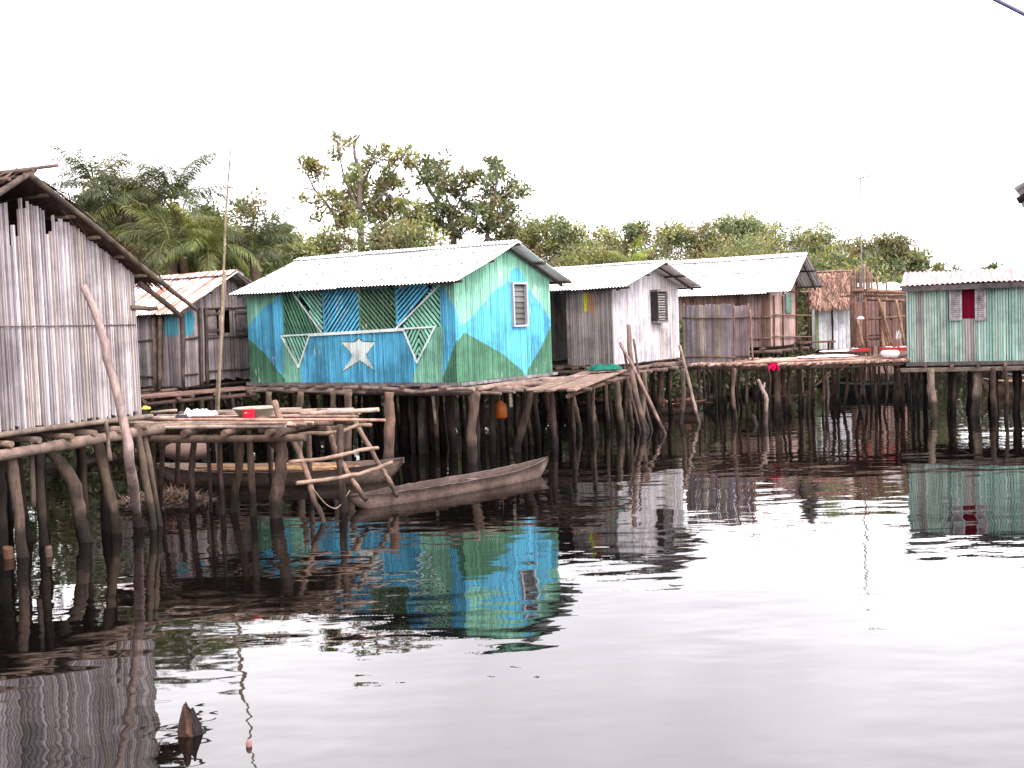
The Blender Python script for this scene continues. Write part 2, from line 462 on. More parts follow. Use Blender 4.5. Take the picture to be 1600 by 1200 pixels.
STILTF = L(168, 142, 124)     # outer stilts coloured lighter than the inner ones: daylight put into the wood tone
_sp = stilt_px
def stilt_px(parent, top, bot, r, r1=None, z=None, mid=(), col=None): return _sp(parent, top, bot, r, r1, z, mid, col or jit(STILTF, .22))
# ---------------------------------------------------------------- the painted blue and green house
B = House('stilt_house', 'bright blue and green painted house on stilts with a white star', ground(717, 598, 1.46), 1.46, TH)
LB = B.front(392, 598)[0]; WB_ = B.side(863, 582)[0]
hB = WB_/2
p = on(805, 378, B.P(0, hB, 0), B.W); ru, _, rz = B.loc(p)
ovB = .42; p = on(719, 438, B.P(0, -ovB, 0), B.W); eu, _, ez = B.loc(p)
p = on(357, 458, B.P(0, -ovB, 0), B.W); eu1 = B.loc(p)[0]
print('B', LB, WB_, 'ridge', ru, rz, 'eave', eu, ez, eu1)
B.set_roof(hB, rz, ovB, ez, .38, (ru+eu)/2, eu1)
roofB = add_roof(B, M_ZINC)
BLUE, LGR, DGR = L(90, 175, 208, KA*1.18), L(136, 194, 168, KA*1.15), L(82, 130, 102, KA*1.1)
WHITE = L(222, 232, 228, .82); OLIVE = L(95, 105, 60, .8)
f = lambda *a: [B.front(x, y) for x, y in a]
g = lambda *a: [B.side(x, y) for x, y in a]
# paint regions of the front
fp = dict(
    lg_left=f((380, 430), (445, 430), (445, 460), (436, 466), (413, 480), (391, 507), (378, 515)),
    dg_left=f((378, 524), (391, 531), (415, 553), (438, 583), (446, 592), (446, 620), (378, 620)),
    lg_mid=f((443, 522), (484, 519), (476, 556), (470, 574), (474, 620), (443, 620)),
    lg_mid2=f((640, 512), (692, 508), (694, 620), (641, 620), (647, 585), (655, 566), (668, 540)),
    lg_corner=f((692, 430), (730, 430), (730, 480), (711, 481), (699, 460), (692, 447)),
    dg_corner=f((714, 531), (730, 520), (730, 620), (692, 620), (692, 592), (697, 579)))
star = f((562, 529.5), (566, 534), (587, 535), (572, 555), (586, 578.5), (563, 563), (536, 580), (552, 555), (534, 535), (555, 535))
cu = sum(a for a, b in star)/10; cz = sum(b for a, b in star)/10
star_out = [(cu+(a-cu)*1.09, cz+(b-cz)*1.11) for a, b in star]
def seglist(poly): return [(poly[i], poly[(i+1) % len(poly)]) for i in range(len(poly))]
fl = []
for k, v in fp.items(): fl += seglist(v)
fl += seglist(star)+seglist(star_out)
def colB(u, z, r):
    s = .72+.5*r
    if in_poly(u, z, star): c = WHITE; s = .93+.1*r
    elif in_poly(u, z, star_out): c = OLIVE
    else:
        c = BLUE
        for k, v in fp.items():
            if in_poly(u, z, v): c = LGR if k.startswith('lg') else DGR; break
    return tuple(x*s for x in c)
# openings: the latticed veranda and the two lattice triangles
ztopB = B.rz_at(0)-.05
uA, uE = B.front(442, 500)[0], B.front(690, 500)[0]
zs1, zs2 = B.front(442, 524)[1], B.front(690, 510)[1]
triL, triR = f((441, 524), (485, 521), (468, 573)), f((632, 515), (681, 510), (653, 566))
def tri_open(tri):
    o = []; us = [a for a, b in tri]; n = 26; lo, hi = min(us), max(us)
    (a, b, c) = tri; ap = min(tri, key=lambda q: q[1]); rest = sorted([q for q in tri if q != ap])
    for i in range(n):
        u0_, u1_ = lo+(hi-lo)*i/n, lo+(hi-lo)*(i+1)/n; um = (u0_+u1_)/2
        q = rest[0] if um < ap[0] else rest[1]
        zb = ap[1]+(q[1]-ap[1])*(um-ap[0])/(q[0]-ap[0])
        zt = rest[0][1]+(rest[1][1]-rest[0][1])*(um-rest[0][0])/(rest[1][0]-rest[0][0])
        o.append((u0_, u1_, zb+.01, zt+.02))
    return o
opens = tri_open(triL)+tri_open(triR)
nseg = 40
for i in range(nseg):
    a, b = uE+(uA-uE)*i/nseg, uE+(uA-uE)*(i+1)/nseg; zz = zs2+(zs1-zs2)*(i+.5)/nseg
    opens.append((a, b, zz, 9))
slat_wall('wall', M_PAINT, B.root, B.P(0, 0, 0), B.U, -B.W, LB, B.zf, lambda u: ztopB, 0.046, .02, colB, opens, fl, ragbot=.012)
# gable
gp = dict(
    lg1=g((700, 380), (804, 340), (804, 418), (798, 424), (796, 438), (769, 457), (740, 492), (724, 507), (718, 508), (712, 484), (700, 470)),
    lg2=g((804, 340), (880, 400), (875, 510), (860, 500), (842, 472), (822, 447), (818, 433), (811, 421), (804, 418)),
    dg1=g((700, 560), (714, 534), (725, 519), (757, 537), (788, 555), (821, 584), (821, 610), (700, 620)),
    dg2=g((875, 492), (859, 511), (846, 540), (823, 579), (822, 610), (880, 610)))
gl = []
for v in gp.values(): gl += seglist(v)
def colBg(w, z, r):
    s = .78+.42*r; c = BLUE
    for k, v in gp.items():
        if in_poly(w, z, v): c = LGR if k.startswith('lg') else DGR; break
    return tuple(x*s for x in c)
wx0, wz1 = B.side(797, 441); wx1, wz0 = B.side(822, 510)
slat_wall('wall', M_PAINT, B.root, B.P(0, 0, 0), B.W, -B.U, WB_, B.zf, gable_top(B), .07, .016, colBg, [(wx0+.03, wx1-.03, wz0+.03, wz1-.03)], gl, ragbot=.015)
plainblue = lambda u, z, r: tuple(x*(.8+.3*r) for x in BLUE)
slat_wall('wall', M_PAINT, B.root, B.P(0, WB_, 0), B.U, B.W, LB, B.zf, lambda u: ztopB, .12, .01, plainblue, seg=1)
slat_wall('wall', M_PAINT, B.root, B.P(LB, 0, 0), B.W, B.U, WB_, B.zf, gable_top(B), .12, .01, plainblue, seg=1)
# lattice strips clipped to convex panels
def clip_line(px_, pz, dx, dz, poly):
    lo, hi = -99, 99; n = len(poly); area = sum(poly[i][0]*poly[(i+1) % n][1]-poly[(i+1) % n][0]*poly[i][1] for i in range(n))
    for i in range(n):
        a, b = poly[i], poly[(i+1) % n]; ex, ez_ = b[0]-a[0], b[1]-a[1]
        nx, nz = (-ez_, ex) if area > 0 else (ez_, -ex)
        num = (px_-a[0])*nx+(pz-a[1])*nz; den = dx*nx+dz*nz
        if abs(den) < 1e-9:
            if num < 0: return None
            continue
        t = -num/den
        if den > 0: lo = max(lo, t)
        else: hi = min(hi, t)
    return (lo, hi) if hi-lo > .03 else None
def lattice(poly, ang, col, pitch=.078, w=.043, off=.0, colv=.2):
    m = MB(col); dx, dz = math.cos(ang), math.sin(ang); nx, nz = -dz, dx
    pr = [a*nx+b*nz for a, b in poly]; s = min(pr)+pitch*.4
    while s < max(pr):
        q = clip_line(nx*s, nz*s, dx, dz, poly)
        if q:
            a, b = q; A = (nx*s+dx*a, nz*s+dz*a); C = (nx*s+dx*b, nz*s+dz*b)
            m.plank(B.P(A[0], off-.004, A[1]), B.P(C[0], off-.004, C[1]), w*rng.uniform(.85, 1.15), .016, up=-B.W, col=jit(col, colv), j=.003)
        s += pitch*rng.uniform(.94, 1.06)
    return m.build('lattice', M_PAINT, B.root)
def zsill(u): return zs2+(zs1-zs2)*(u-uE)/(uA-uE)
ux = lambda x: B.front(x, 480)[0]
zT = ztopB-.02
D45 = math.radians(52)
# in u (leftwards) a stroke falling to the right in the picture has positive slope
pan = lambda a, b: [(ux(a), zsill(ux(a))), (ux(b), zsill(ux(b))), (ux(b), zT), (ux(a), zT)]
dl = [B.front(455, 452), B.front(503, 517)]
lattice([(ux(442), zsill(ux(442))), (ux(503), zsill(ux(503))), (ux(457), zT), (ux(442), zT)], math.radians(64), DGR)
lattice([(ux(503.5), zsill(ux(503.5))+.04), (ux(503.5), zT), (ux(460), zT)], math.radians(47), LGR)
lattice(pan(505, 561), math.radians(-47), BLUE)
lattice(pan(561.5, 619), math.radians(45), mixc(DGR, OLIVE, .4))
lattice([(ux(620), zsill(ux(620))+.05), (ux(620), zT), (ux(684), zT)], math.radians(-40), BLUE)
lattice([(ux(625), zsill(ux(625))), (ux(689), zsill(ux(689))), (ux(689), zT-.02), (ux(687), zT-.02)], math.radians(47), LGR)
lattice(triL, math.radians(64), LGR); lattice([triR[0], ((triR[0][0]+triR[1][0])/2, (triR[0][1]+triR[1][1])/2), triR[2]], math.radians(-58), LGR)
lattice([triR[1], ((triR[0][0]+triR[1][0])/2, (triR[0][1]+triR[1][1])/2), triR[2]], math.radians(58), LGR)
for x in (442, 505, 561, 619, 690):
    posts = MB(DGR); posts.box(B.P(ux(x)-.02, .0, zsill(ux(x))-.02), B.U*.04, B.W*.04, Z*(zT-zsill(ux(x))+.02), BLUE if x in (505, 619) else DGR); posts.build('veranda_post', M_PAINT, B.root)
def trim(a, b, w=.045, t=.02, off=-.035):
    m = MB(WHITE); m.plank(B.P(a[0], off, a[1]), B.P(b[0], off, b[1]), w, t, up=-B.W, j=.002); return m.build('trim', M_PAINT, B.root)
F1 = B.front
trim(F1(440, 525), F1(682, 510.5), .034); trim(F1(484, 523.5), F1(633, 514.5), .06, .03, -.05)
for a, b in (((441, 525), (468, 574)), ((486, 522), (468, 574)), ((632, 516), (653, 567)), ((681, 511), (653, 567)), ((455, 452), (504, 519)), ((688, 446), (618, 516))):
    trim(F1(*a), F1(*b), .032, .022, -.03)
# louvre window of the gable
win = MB(L(172, 172, 178, .8))
P_ = lambda w, z, n=0: B.P(-n, w, z)
def frame_bars(m, w0, w1, z0, z1, t=.05, d=.07, n0=.0):
    for (a, b, c, e) in ((w0, w0+t, z0, z1), (w1-t, w1, z0, z1), (w0+t, w1-t, z0, z0+t), (w0+t, w1-t, z1-t, z1)):
        m.box(B.P(-n0-d, a, c), B.U*d, B.W*(b-a), Z*(e-c))
frame_bars(win, wx0, wx1, wz0, wz1, .04); wf = win.build('window', M_PLASTIC, B.root)
lv = MB(L(110, 108, 106)); nl = 7
for i in range(nl):
    z = wz0+.06+(wz1-wz0-.12)*i/nl; hh = (wz1-wz0-.12)/nl
    lv.box(B.P(-.012, wx0+.05, z), B.W*(wx1-wx0-.1), Z*hh*.97-B.U*(-.028), B.U*.006, L(92, 91, 92) if i >= 4 else L(68, 67, 65))
lv.build('louvres', M_GLASS, wf)
# sill board under the wall and the rough fringe of logs
sl = MB(L(150, 145, 150)); sl.plank(B.P(-.05, -.06, B.zf-.03), B.P(LB+.05, -.06, B.zf-.03), .05, .07, j=.004)
sl.plank(B.P(-.05, -.02, B.zf-.03), B.P(-.05, WB_+.1, B.zf-.03), .05, .06, j=.006); sl.build('sill_board', M_WOOD, B.root)
floor_frame(B, LB, WB_, .3, joists=11, r=.07)
fr = MB(L(150, 128, 118), True)
for i in range(16):
    w = rng.uniform(-.1, .25); a = rng.uniform(-.5, LB-1.2); ln = rng.uniform(.7, 2.2)
    fr.stick(B.P(a, -.22-w*.6, B.zf-.13+rng.uniform(-.05, .03)), B.P(a+ln, -.2-rng.uniform(-.1, .25)*.6, B.zf-.13+rng.uniform(-.06, .03)), rng.uniform(.025, .05), None, .03, 5, 7)
for i in range(14):
    a = rng.uniform(-.3, WB_-.8); ln = rng.uniform(.9, 2.3); n = rng.uniform(.1, .75)
    fr.stick(B.P(-n, a, B.zf-.12+rng.uniform(-.04, .03)), B.P(-n-rng.uniform(-.15, .2), a+ln, B.zf-.12+rng.uniform(-.04, .04)), rng.uniform(.025, .055), None, .03, 5, 7)
for i in range(9):
    a = .1+i*.38
    fr.stick(B.P(.1, a, B.zf-.2), B.P(-.85-rng.uniform(0, .15), a+rng.uniform(-.1, .1), B.zf-.2), .035, .03, .02, 4, 7)
fr.build('walkway_logs', M_PALE, B.root)
for (t, b, r) in (((608, 613), (606, 742), .095), ((683, 616), (684, 705), .05), ((744, 612), (738, 722), .1), ((831, 600), (806, 706), .085), ((820, 606), (829, 694), .06), ((852, 604), (866, 694), .1), ((661, 612), (660, 708), .085), ((420, 612), (424, 735), .06), ((520, 613), (522, 722), .06), ((545, 612), (543, 728), .08), ((470, 612), (468, 730), .07)):
    stilt_px(B.root, t, b, r, r*.85, mid=(((t[0]*.6+b[0]*.4)+rng.uniform(-4, 4), t[1]*.55+b[1]*.45),))
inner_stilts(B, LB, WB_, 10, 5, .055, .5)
for (x0, y0, x1, y1) in ((676, 617, 681, 662), (735, 620, 737, 653), (797, 610, 799, 636)):
    a = ground(x0, 715); brk = MB(L(185, 170, 160)); brk.plank(atd(x0, y0, a.y), atd(x1, y1, a.y), .055, .02, up=(0, -1, 0)); brk.build('hanging_slat', M_WOOD, B.root)

# ---------------------------------------------------------------- near bamboo house at the left edge
A = House('stilt_house', 'large weathered grey bamboo house with ragged thatch roof, nearest on the left', Vector((-6.58, 11.88, 0)), 1.53, math.radians(27))
# near corner: out of frame; far corner of the visible gable at (-5.0, 15.0)
WA = 3.5; LA = 7.0
far = Vector((-5.0, 15.0, 0)); A.o = far-A.W*WA; A.root.location = A.o
p = on(47, 288, A.P(0, WA/2, 0)-A.U*.1, A.U); 
rzA = p.z; p2 = on(200, 437, A.P(0, WA, 0), A.U); ezA = p2.z
print('A', A.o, 'ridge', rzA, 'eave wall', ezA)
A.set_roof(WA/2, rzA+.10, .45, 0, .28, -.15, LA); A.slope = (rzA+.10-(ezA+.13))/(WA/2); A.ez = A.rz-A.slope*(A.h+A.ov)
greyA = [L(196, 184, 186, KA*.86), L(182, 170, 172, KA*.84), L(205, 195, 195, KA*.86), L(168, 156, 158, KA*.8), L(186, 172, 164, KA*.84), L(176, 166, 172, KA*.84)]
def topA(w):
    t = A.rz_at(w)-.05-.2*max(0, 1-abs(w-WA/2)/.8)
    if w < WA*.67 and rng.random() < .6: t -= rng.uniform(.03, .55)*(1 if w < WA*.6 else .5)
    return t
slat_wall('wall', M_CANE, A.root, A.P(0, 0, 0), A.W, -A.U, WA, A.zf, topA, .047, .026, grey_cane(greyA, .18), ragbot=.06, seg=4, gap=.18, swj=.4)
slat_wall('wall', M_CANE, A.root, A.P(0, WA, 0), A.U, A.W, LA, A.zf, lambda u: ezA-.02, .06, .02, grey_cane(greyA, .22), ragbot=.04)
slat_wall('wall', M_CANE, A.root, A.P(0, 0, 0), A.U, -A.W, LA, A.zf, lambda u: ezA-.02, .06, .02, grey_cane(greyA, .22), ragbot=.04)
slat_wall('wall', M_CANE, A.root, A.P(LA, 0, 0), A.W, A.U, WA, A.zf, gable_top(A), .08, .02, grey_cane(greyA, .22), seg=1)
b = MB(L(150, 132, 120), True)
b.stick(A.P(-.03, .1, A.zf+1.22), A.P(-.03, WA-.03, A.zf+1.18), .007, .007, .004, 8, 5, L(120, 105, 100))
b.build('lashing_cane', M_WOOD, A.root)
# thatch
def thatch(h, parent, n, ln=(.4, .8), cols=(L(120, 92, 76), L(98, 74, 62), L(140, 112, 95), L(82, 62, 54)), thick=.1, u0=None, u1=None, fringe=.15, mat=None, both=True):
    m = MB()
    wb = h.h*2+h.ovb
    for (wa, za, wr, zr) in (((-h.ov, h.rz-(h.h+h.ov)*h.slope, h.h, h.rz), (wb, h.rz-(wb-h.h)*h.slope, h.h, h.rz)) if both else ((-h.ov, h.rz-(h.h+h.ov)*h.slope, h.h, h.rz),)):
        a, bb = h.P(h.u0, wa, za), h.P(h.u1, wa, za); c, d = h.P(h.u1, wr, zr), h.P(h.u0, wr, zr)
        nr = (bb-a).cross(d-a).normalized(); nr = nr if nr.z > 0 else -nr
        m.quad(a, bb, c, d, cols[3]); m.quad(a+nr*thick*.6, bb+nr*thick*.6, c+nr*thick*.6, d+nr*thick*.6, cols[1])
        dn = (a-d).normalized(); al = (bb-a).normalized(); W_ = (bb-a).length; H_ = (a-d).length
        for i in range(n):
            s, t = rng.random(), rng.random()**.9
            p0 = d+al*(W_*s)+dn*(H_*t); l_ = rng.uniform(*ln)
            fr_ = fringe*rng.uniform(.1, 1.7)
            if t*H_+l_ > H_+fr_: l_ = H_+fr_-t*H_
            if l_ < .08: continue
            dr = (dn+al*rng.gauss(0, .24)+nr*rng.gauss(0, .09)).normalized(); sd = dr.cross(nr).normalized()*rng.uniform(.008, .022)
            o_ = nr*(thick*rng.uniform(.3, 1.15)); e = p0+dr*l_+o_-Z*rng.uniform(0, .05)*(l_)
            col = jit(rng.choice(cols), .25); q0 = p0+o_+nr*.012
            m.quad(q0-sd, q0+sd, e+sd*.4, e-sd*.4, col)
    return m.build('roof', mat or M_THATCH, parent)
rA = thatch(A, A.root, 5200)
rf = MB(L(122, 104, 94), True)
zA = lambda w: A.rz-abs(w-A.h)*A.slope
rf.stick(A.P(-.24, A.h-.08, zA(A.h)+.03), A.P(-.24, WA+.4, zA(WA+.4)+.0), .042, .038, .012, 8, 8)          # verge pole
rf.stick(A.P(-.24, WA+.38, zA(WA+.38)-.01), A.P(-.3, WA+.85, zA(WA+.85)-.03), .035, .025, .02, 4, 7)             # its long tail
rf.stick(A.P(-.05, WA+.05, zA(WA+.1)-.12), A.P(-.1, WA+.75, zA(WA+.75)-.18), .04, .035, .02, 4, 7)
rf.stick(A.P(-.02, WA-.1, zA(WA)-.5), A.P(-.05, WA+.35, zA(WA+.35)-.30), .035, .03, .02, 4, 7)
rf.stick(A.P(-.24, A.h+.06, zA(A.h)+.06), A.P(-.24, -.45, zA(-.45)+.06), .04, .04, .01, 6, 7)
rf.stick(A.P(-.62, A.h+.06, A.rz+.07), A.P(1.6, A.h, A.rz+.08), .022, .02, .012, 5, 7)                          # ridge pole jutting out
rf.stick(A.P(-.45, A.h-.14, A.rz+.02), A.P(1.2, A.h-.12, A.rz+.05), .02, .02, .02, 5, 7)
for i in range(5):
    w = -.3+i*.42; rf.stick(A.P(-.32, w, zA(w)+.13), A.P(3.5, w+.05, zA(w)+.13), .025, .022, .01, 5, 6)
for i in range(5):
    w = A.h+.25+i*.38; rf.stick(A.P(-.22, w, zA(w)-.07), A.P(2, w, zA(w)-.07), .024, .022, .01, 4, 6)
rf.build('roof_poles', M_WOOD, rA)
fb = MB(L(138, 118, 106), True)
fb.stick(A.P(-.06, -.3, A.zf-.06), A.P(-.06, WA+.15, A.zf-.06), .035, .035, .006, 8, 7)
fb.stick(A.P(-.12, -.3, A.zf-.3), A.P(-.12, WA+.25, A.zf-.24), .075, .07, .01, 8, 9)
for i in range(9):
    w = .1+i*.41; fb.stick(A.P(-.2-rng.uniform(-.08, .06), w, A.zf-.17), A.P(3, w, A.zf-.15), .045, .04, .01, 4, 7)
for u in (1.3, 2.6): fb.stick(A.P(u, -.3, A.zf-.27), A.P(u, WA+.2, A.zf-.27), .07, .07, .01, 6, 8)
w = 0
while w < WA: fb.plank(A.P(.02, w+.06, A.zf-.08), A.P(LA, w+.06, A.zf-.08), .1, .02); w += .13
fb.build('floor_frame', M_PALE, A.root)
for (t, b_, r, r1, mid) in (((62, 690), (134, 846), .085, .075, ((112, 748), (124, 800))), ((150, 676), (183, 832), .072, .065, ((165, 748),)),
        ((213, 664), (240, 826), .05, .045, ((226, 740),)), ((222, 660), (250, 822), .04, .04, ()), ((50, 700), (52, 792), .028, .03, ()),
        ((166, 668), (172, 720), .02, .028, ()), ((18, 706), (36, 870), .07, .06, ())):
    if b_[1] < 800:
        m = MB(smooth=True); Y = A.P(-.1, WA*.5, 0).y; m.path([atd(t[0], t[1]-10, Y), atd(*b_, Y)], r, r1, 6, L(165, 145, 130)); m.build('hanging_post', M_STILT, A.root)
    else: stilt_px(A.root, t, b_, r, r1, mid=mid, col=jit(L(160, 134, 116), .18))
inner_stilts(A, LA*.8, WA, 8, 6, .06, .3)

# ---------------------------------------------------------------- rusty roofed grey house behind
C2 = House('stilt_house', 'grey plank house with rust streaked sheet roof and a turquoise wall patch', ground(284, 604, 1.45), 1.45, TH)
h2 = 1.37; W2 = 2*h2
p = on(374, 424, C2.P(0, h2, 0), C2.W); ru, _, rz = C2.loc(p)
ov2 = .3; p = on(277, 490, C2.P(0, -ov2, 0), C2.W); eu, _, ez = C2.loc(p)
print('A2 ridge', ru, rz, 'eave', eu, ez)
L2 = 3.6
C2.set_roof(h2, rz, ov2, ez, .3, (ru+eu)/2, L2+.3)
add_roof(C2, M_RUSTY, nails=False, pitch=.085, amp=.013)
gw = [L(150, 138, 138, KA), L(138, 126, 126, KA), L(160, 148, 148, KA), L(128, 116, 116, KA), L(145, 130, 124, KA)]
gwf = grey_cane(gw, .16)
tq = [C2.front(x, y) for x, y in ((256, 489), (284, 489), (284, 525), (256, 525))]
tqs = [C2.side(x, y) for x, y in ((284, 487), (302, 487), (304, 500), (300, 522), (290, 525), (284, 525))]
TURQ = L(40, 140, 160, .75)
slat_wall('wall', M_CANE, C2.root, C2.P(0, 0, 0), C2.U, -C2.W, L2, C2.zf, lambda u: C2.rz_at(0)-.05, .1, .006, lambda u, z, r: mixc(gwf(u, z, r), TURQ, .75) if in_poly(u, z, tq) else gwf(u, z, r), lines=seglist(tq), seg=2)
slat_wall('wall', M_CANE, C2.root, C2.P(0, 0, 0), C2.W, -C2.U, W2, lambda w: C2.zf+(.09 if w > .5 else 0), gable_top(C2), .085, .006, lambda u, z, r: mixc(gwf(u, z, r), TURQ, .85) if in_poly(u, z, tqs) else gwf(u, z, r), lines=seglist(tqs), openings=[(C2.side(337, 500)[0], C2.side(343, 500)[0], C2.side(340, 525)[1], C2.side(340, 483)[1]), (C2.side(352, 500)[0], C2.side(359, 500)[0], C2.side(355, 520)[1], C2.side(355, 485)[1])], seg=2, ragbot=.05)
slat_wall('wall', M_CANE, C2.root, C2.P(0, W2, 0), C2.U, C2.W, L2, C2.zf, lambda u: C2.rz_at(0)-.05, .15, .006, gwf, seg=1)
slat_wall('wall', M_CANE, C2.root, C2.P(L2, 0, 0), C2.W, C2.U, W2, C2.zf, gable_top(C2), .15, .006, gwf, seg=1)
bt = MB(L(105, 90, 84), True); S2 = lambda x, y, n=.05: C2.P(-n, *C2.side(x, y))
for (a, b_, r) in (((310, 481), (313, 607), .04), ((319, 481), (322, 606), .035), ((282, 487), (284, 606), .04)): bt.stick(S2(*a), S2(*b_), r, None, .008, 5, 7)
for (a, b_) in (((284, 530), (308, 527)), ((320, 482), (385, 480)), ((320, 528), (388, 525)), ((284, 586), (308, 584)), ((324, 580), (388, 576))): bt.stick(S2(*a, .03), S2(*b_, .03), .02, None, .006, 4, 6)
F2 = lambda x, y, n=.06: (lambda q: C2.P(q[0], -n, q[1]))(C2.front(x, y))
for (a, b_, r) in (((244, 490), (247, 606), .05), ((255, 490), (253, 608), .04), ((209, 465), (212, 606), .045)): bt.stick(F2(*a), F2(*b_), r, None, .01, 5, 7, L(150, 130, 115))
for (a, b_) in (((210, 534), (250, 530)), ((210, 590), (250, 588))): bt.stick(F2(*a, .03), F2(*b_, .03), .02, None, .006, 4, 6)
bt.build('wall_battens', M_WOOD, C2.root)
for (x0, x1, y0, y1) in ((367, 386, 483, 523), (320, 336, 485, 524)):
    w0, w1 = C2.side(x0, 500)[0], C2.side(x1, 500)[0]; z0, z1 = C2.side(x0, y1)[1], C2.side(x0, y0)[1]
    sh = MB(L(140, 128, 126)); sh.box(C2.P(-.045, w0, z0), C2.U*.025, C2.W*(w1-w0), Z*(z1-z0), L(142, 128, 126), .003)
    for zz in (z0+.08, z1-.1): sh.box(C2.P(-.065, w0-.03, zz), C2.U*.02, C2.W*(w1-w0+.12), Z*.05, L(118, 104, 100), .003)
    sh.build('shutter', M_WOOD, C2.root)
floor_frame(C2, L2, W2, .2, joists=6)
inner_stilts(C2, L2, W2, 5, 4, .05, -.2)

# ---------------------------------------------------------------- grey cane house in the middle
C = House('stilt_house', 'small grey cane house with dark open doorway and jalousie window, right of the blue house', ground(960, 570, 1.45), 1.45, TH)
WC = C.side(1062, 566)[0]; hC = WC/2; LC = 3.4
p = on(1041, 409, C.P(0, hC, 0), C.W); ru, _, rz = C.loc(p)
ovC = .38; p = on(972, 448, C.P(0, -ovC, 0), C.W); eu, _, ez = C.loc(p)
print('C', WC, 'ridge', ru, rz, 'eave', eu, ez)
C.set_roof(hC, rz, ovC, ez, .3, (ru+eu)/2-.05, LC+.3)
add_roof(C, M_ZINC, beamcol=L(80, 66, 60))
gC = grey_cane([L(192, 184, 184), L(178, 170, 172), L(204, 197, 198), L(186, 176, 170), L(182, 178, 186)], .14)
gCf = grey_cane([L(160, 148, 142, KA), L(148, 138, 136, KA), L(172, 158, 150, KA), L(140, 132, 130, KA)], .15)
yel = [C.front(x, y) for x, y in ((911, 458), (918, 458), (918.5, 486), (913, 487))]
org = [C.front(x, y) for x, y in ((918, 459), (927, 460), (928, 492), (921, 488), (919, 476))]
def colC(u, z, r):
    if in_poly(u, z, yel): return L(200, 205, 60, .8)
    c = gCf(u, z, r)
    return mixc(c, L(190, 125, 70, .8), .7) if in_poly(u, z, org) else c
ud0, ud1 = C.front(889, 500)[0], C.front(860, 500)[0]
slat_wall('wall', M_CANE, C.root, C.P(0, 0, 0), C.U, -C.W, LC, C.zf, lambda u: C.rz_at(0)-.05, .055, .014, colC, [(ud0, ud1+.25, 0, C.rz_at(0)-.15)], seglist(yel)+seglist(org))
cw0, cw1 = C.side(1016, 480)[0], C.side(1031, 480)[0]; cz0, cz1 = C.side(1016, 502)[1], C.side(1016, 456)[1]
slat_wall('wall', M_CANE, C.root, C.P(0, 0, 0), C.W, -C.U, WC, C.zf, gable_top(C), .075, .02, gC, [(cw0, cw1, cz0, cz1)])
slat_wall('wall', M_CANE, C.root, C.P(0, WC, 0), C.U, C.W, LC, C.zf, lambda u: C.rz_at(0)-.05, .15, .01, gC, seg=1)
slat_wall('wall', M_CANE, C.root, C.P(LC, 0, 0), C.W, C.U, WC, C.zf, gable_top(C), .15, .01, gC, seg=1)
dj = MB(L(165, 150, 148)); dj.box(C.P(ud0-.03, -.05, C.zf), C.U*.07, C.W*.06, Z*(C.rz_at(0)-.1-C.zf)); dj.box(C.P(ud0-.6, -.06, C.zf-.06), C.U*1.6, C.W*.07, Z*.05, L(120, 100, 92)); dj.build('door_frame', M_WOOD, C.root)
jw = MB(L(105, 98, 98))   # a box frame that stands proud of the wall
for (a, b_, c, d) in ((cw0-.03, cw0+.02, cz0, cz1), (cw1-.02, cw1+.03, cz0, cz1), (cw0-.03, cw1+.03, cz0-.05, cz0), (cw0-.03, cw1+.03, cz1, cz1+.05)):
    jw.box(C.P(-.22, a, c), C.U*.22, C.W*(b_-a), Z*(d-c), L(70, 68, 66) if a < cw0 and b_ < cw1 else L(150, 142, 142))
jo = jw.build('window', M_WOOD, C.root)
js = MB(L(165, 158, 160)); n = 11
for i in range(n):
    z = cz0+.02+(cz1-cz0-.04)*i/n; js.box(C.P(-.17, cw0+.03, z), C.U*.09+Z*.05, C.W*(cw1-cw0-.06), Z*.02, L(178, 172, 174) if i % 2 else L(150, 145, 148))
js.build('louvres', M_WOOD, jo)
floor_frame(C, LC, WC, .25, joists=8, r=.06)
fc = MB(L(140, 120, 110), True)
for i in range(12):
    a = rng.uniform(-.3, WC-.6); n_ = rng.uniform(.05, .4); fc.stick(C.P(-n_, a, C.zf-.12), C.P(-n_-rng.uniform(-.1, .1), a+rng.uniform(.7, 1.6), C.zf-.12+rng.uniform(-.05, .03)), rng.uniform(.03, .055), None, .04, 5, 7)
for i in range(8):
    fc.stick(C.P(.1, .2+i*.42, C.zf-.2), C.P(-.55-rng.uniform(0, .2), .2+i*.42+rng.uniform(-.1, .1), C.zf-.2), .04, .04, .02, 4, 7)
fc.build('walkway_logs', M_WOOD, C.root)
for (t, b_, r) in (((890, 604), (906, 678), .07), ((925, 602), (932, 675), .07), ((947, 590), (952, 670), .05), ((962, 588), (972, 676), .085), ((1008, 584), (1002, 672), .07), ((1032, 580), (1028, 650), .1), ((1046, 582), (1042, 645), .08), ((1066, 576), (1064, 662), .06), ((985, 590), (988, 668), .05), ((1018, 584), (1016, 640), .06)):
    stilt_px(C.root, t, b_, r, r*.85, mid=(((t[0]+b_[0])/2+rng.uniform(-3, 3), (t[1]+b_[1])/2),))
inner_stilts(C, LC, WC, 7, 4, .05, .4)

